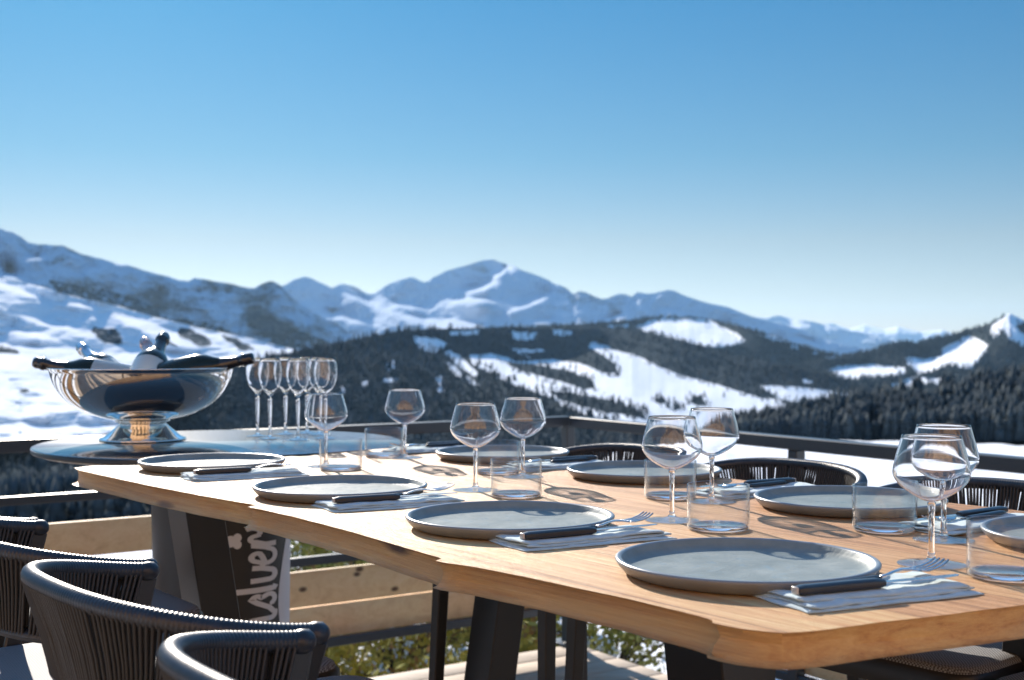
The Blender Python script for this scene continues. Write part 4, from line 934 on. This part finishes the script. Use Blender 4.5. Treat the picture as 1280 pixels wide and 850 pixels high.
# ---- bar stools with corded backs
def curve_pts(xb, yh, z_end, z_back, n_=90, p=.72, x_end=0.0):
    out = []
    for i in range(n_+1):
        f = -PI/2 + PI*i/n_; c = math.cos(f); s_ = math.sin(f)
        x = x_end - (xb+x_end)*abs(c)**p if c > 1e-9 else x_end
        y = yh*(abs(s_)**.82)*(1 if s_ > 0 else -1)
        u = (x_end - x)/(xb+x_end); out.append(Vector((x, y, z_end+(z_back-z_end)*u**1.2)))
    # even spacing
    d = [0]
    for a, b_ in zip(out, out[1:]): d.append(d[-1]+(b_-a).length)
    return out, d
def at_len(pts, d, s_):
    i = np.searchsorted(d, s_)-1; i = max(0, min(i, len(pts)-2)); u = (s_-d[i])/(d[i+1]-d[i]); return pts[i].lerp(pts[i+1], u)
def stool_proto():
    t = empty('bar_stool')
    up, du = curve_pts(.196,.228,1.050,1.086); lo, dl = curve_pts(.165,.205,.955,.968, x_end=-.035)
    # cord-wrapped rail: each turn of cord is a ridge
    mb = MB(); Lh = du[-1]; turns = int(Lh/.0050); per = 4; pts = []; rad = []
    for i in range(turns*per+1):
        s_ = Lh*i/(turns*per); pts.append(at_len(up, du, s_)); ph = (i % per)/per; rad.append(.0108+.0007*math.sin(PI*((i%per)/per)) )
    mb.tube(pts, rad, 12); 
    for e, q in ((pts[0], -1), (pts[-1], 1)):
        mb.lathe([(0,-.015),(.007,-.013),(.0118,-.008),(.0130,0),(.0118,.008),(.007,.013),(0,.015)], 20, e+Vector((.006,0,-.001)), R=Matrix.Rotation(PI/2,3,'Y'))
    mb.build('back_rail', M['cord'], t)
    mb = MB(); mb.tube([at_len(lo, dl, dl[-1]*i/70) for i in range(71)], .0085, 10); mb.build('lower_rail', M['cord'], t)
    mb = MB(); ns = 104
    for i in range(1, ns):
        f = i/ns; a = at_len(up, du, Lh*f); b_ = at_len(lo, dl, dl[-1]*f); d_ = (b_-a).normalized()
        a2 = at_len(up, du, Lh*min(1,f+.004)); tang = (a2-a).normalized(); nrm = tang.cross(Vector((0,0,1))).normalized()
        jit = tang*random.uniform(-.0013,.0013)
        for o_ in (-.006, .006):
            if random.random() < .04: continue
            m1 = (a+b_)/2+nrm*(o_*1.0+random.uniform(-.001,.001))+jit
            mb.tube([a+nrm*o_*1.5-Vector((0,0,.004)), m1, b_+nrm*o_], .0024, 5, cap=False)
    mb.build('cord_strands', M['strand'], t)
    for s_ in (-1,1):
        mb = MB(); mb.beam((.004,s_*.230,1.044), (-.050,s_*.205,.845), .030, .011, up=(0,1,0), w2=.026, bev=.003); mb.build('arm_post', M['black'], t)
    mb = MB(); 
    P0 = [(-.165,-.16),(-.12,-.205),(.29,-.228),(.326,-.205),(.330,0),(.326,.205),(.29,.228),(-.12,.205),(-.165,.16),(-.175,0)]
    P0 = [Vector((*p,0)) for p in P0]; rr = resample(P0, .02); nn = len(rr)
    for _ in range(2): rr = [rr[i]*.5+(rr[i-1]+rr[(i+1)%nn])*.25 for i in range(nn)]
    def ringz(sc, z): return [Vector((.08+(p.x-.08)*sc, p.y*sc, z)) for p in rr]
    L = [ringz(.95,.820), ringz(.99,.823), ringz(1,.830), ringz(1,.856), ringz(.985,.861)]
    vs = [p for q in L for p in q]; fs = [(l*nn+i,l*nn+(i+1)%nn,(l+1)*nn+(i+1)%nn,(l+1)*nn+i) for l in range(4) for i in range(nn)]+[tuple(range(nn-1,-1,-1))]
    mb.add(vs, fs, 0, True); mb.build('seat_frame', M['black'], t, smooth_angle=.8)
    mb = MB(); L = [ringz(.984,.8605), ringz(.975,.866), ringz(.94,.8695), ringz(.86,.871), ringz(.5,.867)]
    vs = [p for q in L for p in q]; fs = [(l*nn+i,l*nn+(i+1)%nn,(l+1)*nn+(i+1)%nn,(l+1)*nn+i) for l in range(4) for i in range(nn)]+[tuple(range(4*nn,5*nn))]
    mb.add(vs, fs, 0, True); mb.build('seat', M['textile'], t)
    for (x,y,x2,y2) in ((.285,-.195,.315,-.225),(.285,.195,.315,.225),(-.12,-.175,-.175,-.215),(-.12,.175,-.175,.215)):
        mb = MB(); mb.beam((x,y,.822),(x2,y2,.0), .030, .030, up=(0,1,0), w2=.022, h2=.022); mb.build('leg', M['black'], t)
    mb = MB(); z = .36; 
    mb.tube([(.302,-.21,z),(.302,.21,z),(-.15,.197,z),(-.15,-.197,z)], .0095, 10, closed=True); mb.build('footrest', M['black'], t)
    return t
st = stool_proto()
G = 'corded bar stools round the dining table'
stools = [((-.080,1.125),NXA,'nearest left bar stool, only its curved corded back showing at the bottom edge'), ((-.350,1.520),NXA,'second left bar stool, its whole corded tub back in view'), ((-.638,1.910),NXA,'third left bar stool, behind the tub back seen whole'), ((-.94,2.300),NXA,'farthest left bar stool, its back end just inside the left edge'),
  (tuple(tp(-.08,1.02)[:2]),NXA+PI,'nearest right bar stool, its grey mesh seat showing under the table end'), (tuple(tp(.40,1.05)[:2]),NXA+PI,'right bar stool whose corded back is cut by the right edge'), (tuple(tp(.90,1.05)[:2]),NXA+PI,'right bar stool with its arched corded back fully in view'), (tuple(tp(1.39,1.05)[:2]),NXA+PI,'farthest right bar stool, behind the middle pair of wine glasses')]
for i, ((x,y),a,lb) in enumerate(stools):
    o = st if i == 0 else dup(st, (x,y,0), a)
    o.location = (x,y,0); o.rotation_euler = (0,0,a); setp(o, lb, 'bar stool', G)

# ---- shrubs on the bank just outside the railing
def shrub(x, y, h, w, label, dry=.15, n_=900):
    t = empty('juniper_shrub', (x,y,float(ground_z(np.array([x]),np.array([y]))[0])), random.random()*6, label, 'shrub', 'low shrubs outside the railing')
    mb = MB(); stems = []
    for k in range(16):
        a = random.random()*6.28; l = w*random.uniform(.35,.95); p0 = Vector((0,0,0)); p1 = Vector((math.cos(a)*l*.5, math.sin(a)*l*.5, h*random.uniform(.4,.8))); p2 = Vector((math.cos(a)*l, math.sin(a)*l, h*random.uniform(.5,1.0)))
        stems.append((p1,p2)); mb.tube([p0,p1,p2], [.012,.008,.003], 5)
    mb.build('stem', M['bark'], t)
    def leaves(nl, mt):
        mb = MB()
        for k in range(nl):
            p1, p2 = random.choice(stems); q = p1.lerp(p2, random.random()) + Vector((random.gauss(0,w*.13), random.gauss(0,w*.13), random.gauss(0,h*.13)))
            q.z = max(q.z, .01)
            d = Vector((random.gauss(0,1), random.gauss(0,1), random.gauss(.5,1))).normalized(); s_ = d.cross(Vector((random.random(),random.random(),random.random()))).normalized()
            L2 = random.uniform(.025,.06); W2 = L2*.28
            mb.add([q, q+d*L2*.5+s_*W2, q+d*L2, q+d*L2*.5-s_*W2], [(0,1,2,3)], 0, False)
        return mb.build('foliage', M[mt], t)
    leaves(int(n_*(1-dry)), 'shrub'); leaves(int(n_*dry), 'shrub_dry')
k = 0
sh = []
random.seed(23)
for row, (dn, h) in enumerate(((.45,.30),(1.1,.34),(1.9,.40),(2.9,.44),(4.0,.46))):
    for j in range(9):
        s_ = -.7 + j*.62 + (row%2)*.3; p = C0 + RL*s_ - RI*(dn+random.uniform(-.15,.15))
        if (p.x/p.y) < -.24 or (p.x/p.y) > .2: continue
        sh.append((p.x, p.y, h*random.uniform(.75,1.15), random.uniform(.42,.62), row, j))
for (j, (s_, dn)) in enumerate(((.7,.5),(1.5,.6),(1.15,1.2))):
    p = C0 + RR*s_ - RI2*dn; sh.append((p.x,p.y,.18,.32, 9, j))
for (x,y,h,w,row,j) in sh:
    side = 'left' if x < -.35 else ('centre' if x < .1 else 'right')
    lb = 'low yellow-green shrub in the patchy bank outside the railing boards' if row < 9 else 'small sparse shrub in the snow outside the right railing'
    shrub(x, y, h, w, lb, dry=.12 if row < 9 else .7, n_=1300 if row < 9 else 260)
# snow lying in clods between the shrubs
mb = MB()
for k in range(60):
    a = random.uniform(-.24,.26); d = random.uniform(6.2,10.5); x = math.sin(a)*d; y = math.cos(a)*d
    if (Vector((x,y,0))-C0).dot(-RI) < .2: continue
    r = random.uniform(.05,.16); z = float(ground_z(np.array([x]),np.array([y]))[0]) + random.uniform(0,.22)
    mb.lathe([(0,r*.5),(r*.5,r*.42),(r*.9,r*.15),(r,0),(r*.6,-r*.3),(0,-r*.4)], 9, (x,y,z), R=Matrix.Rotation(random.uniform(-.3,.3),3,'X'))
sn = mb.build('snow_patch', mat('old_snow', (.82,.85,.9), .6)); setp(sn, 'white clods of old snow lying between the shrubs', 'snow', None, 'stuff')

# ---- the chalet behind the viewer, which the chrome mirrors; facade paled to throw warm fill light
ch = empty('chalet', (0,-4.2,0), 0, 'timber chalet mirrored in the chrome champagne bowl', 'chalet')
mb = MB(); mb.box((0,-.15,2.2), (16,.3,4.4)); mb.build('wall', M['chalet'], ch)
mb = MB()
for sgn in (-1,): mb.box((0,-.6,4.5), (17.5,1.9,.16), R=Matrix.Rotation(.12,3,'X'))
mb.build('roof', M['chalet'], ch)
for x in (-5.4,-2.7,0,2.7,5.4):
    mb = MB(); mb.box((x,.012,1.35), (1.3,.02,2.1)); f = mb.build('window', mat('dark_window_glass', (.035,.022,.013), .35, spec=.1), ch)
    mb = MB()
    for (dx,dz,sx,sz) in ((-.69,0,.08,2.26),(.69,0,.08,2.26),(0,1.09,1.3,.08),(0,-1.09,1.3,.08),(0,0,.06,2.1)): mb.box((x+dx,.03,1.35+dz),(sx,.06,sz))
    mb.build('frame', M['pine'], f)

# ------------------------------------------------------------------ light, sky, camera
az_s = math.radians(-18.8); el = math.radians(22.8)
sd = Vector((math.sin(az_s)*math.cos(el), math.cos(az_s)*math.cos(el), math.sin(el)))
sl = bpy.data.lights.new('sun', 'SUN'); sl.energy = 4.7; sl.angle = math.radians(.55); sl.color = (1,.90,.78)
so = bpy.data.objects.new('sun', sl); COL.objects.link(so); so.rotation_euler = (-sd).to_track_quat('-Z','Y').to_euler(); so.location = (0,0,30)
wd = bpy.data.worlds.new('World'); scene.world = wd; wd.use_nodes = True; nt = wd.node_tree
bg = nt.nodes['Background']; sk = nt.nodes.new('ShaderNodeTexSky'); sk.sky_type = 'NISHITA'; sk.sun_disc = False
sk.sun_elevation = el; sk.sun_rotation = SUNROT if 'SUNROT' in globals() else az_s; sk.altitude = 1800; sk.air_density = 1.0; sk.dust_density = .3; sk.ozone_density = 2.0
tm = nt.nodes.new('ShaderNodeMix'); tm.data_type = 'RGBA'; tm.blend_type = 'MULTIPLY'; tm.inputs[0].default_value = 1; tm.inputs[7].default_value = (.80,1.0,1.04,1)
tc = nt.nodes.new('ShaderNodeTexCoord'); sx = nt.nodes.new('ShaderNodeSeparateXYZ'); nt.links.new(tc.outputs['Generated'], sx.inputs[0])
cr = nt.nodes.new('ShaderNodeValToRGB'); nt.links.new(sx.outputs['Z'], cr.inputs[0]); els = cr.color_ramp.elements
while len(els) < 6: els.new(.5)
for e, (p_, c_) in zip(els, [(0,(.315,.257,.300)),(.075,(.285,.231,.230)),(.14,(.186,.230,.243)),(.26,(.114,.243,.286)),(.45,(.60,.78,.84)),(.70,(.88,.98,.98))]): e.position = p_; e.color = (*c_, 1)
t2 = nt.nodes.new('ShaderNodeMix'); t2.data_type = 'RGBA'; t2.blend_type = 'MULTIPLY'; t2.inputs[0].default_value = 1
nt.links.new(sk.outputs[0], t2.inputs[6]); nt.links.new(cr.outputs[0], t2.inputs[7]); nt.links.new(t2.outputs[2], tm.inputs[6]); nt.links.new(tm.outputs[2], bg.inputs[0]); bg.inputs[1].default_value = .14
cam = bpy.data.cameras.new('camera'); co = bpy.data.objects.new('camera', cam); COL.objects.link(co); scene.camera = co
co.location = (0,0,CAM_Z); co.rotation_euler = (math.radians(90-.107),0,0); cam.lens = 45; cam.sensor_width = 36; cam.clip_end = 100000; cam.clip_start = .05
cam.dof.use_dof = True; cam.dof.focus_distance = 1.85; cam.dof.aperture_fstop = 7.0; cam.dof.aperture_blades = 7
scene.view_settings.view_transform = 'Standard'; scene.view_settings.look = 'None'; scene.view_settings.exposure = 1.08; scene.view_settings.gamma = 1
cy = scene.cycles; cy.max_bounces = 14; cy.transmission_bounces = 12; cy.transparent_max_bounces = 40; cy.glossy_bounces = 6; cy.diffuse_bounces = 4
cy.use_denoising = True; cy.caustics_reflective = True; cy.caustics_refractive = True; cy.blur_glossy = .1; cy.sample_clamp_indirect = 6; cy.use_adaptive_sampling = True

# mountain air
mb = MB(); mb.box((0,0,165), (66000,66000,1250)); hz = mb.build('haze', mat('haze_air', (1,1,1))); setp(hz, 'thin blue mountain haze filling the valley', 'haze', None, 'stuff')
hm = hz.data.materials[0]; ht = hm.node_tree; ht.nodes.clear(); ho = ht.nodes.new('ShaderNodeOutputMaterial'); hv = ht.nodes.new('ShaderNodeVolumePrincipled')
hv.inputs['Color'].default_value = (.45,.72,1,1); hv.inputs['Density'].default_value = 1.4e-5; hv.inputs['Anisotropy'].default_value = .3
ht.links.new(hv.outputs[0], ho.inputs['Volume']); cy.volume_bounces = 0

for o in bpy.data.objects:
    if o.type == 'MESH':
        if any(m_ in (M['glass_thin'], M['glass_stem']) for m_ in o.data.materials): o.cycles.is_caustics_caster = True
        elif o.name.split('.')[0] in ('tabletop','plate','napkin'): o.cycles.is_caustics_receiver = True
sl.cycles.is_caustics_light = True
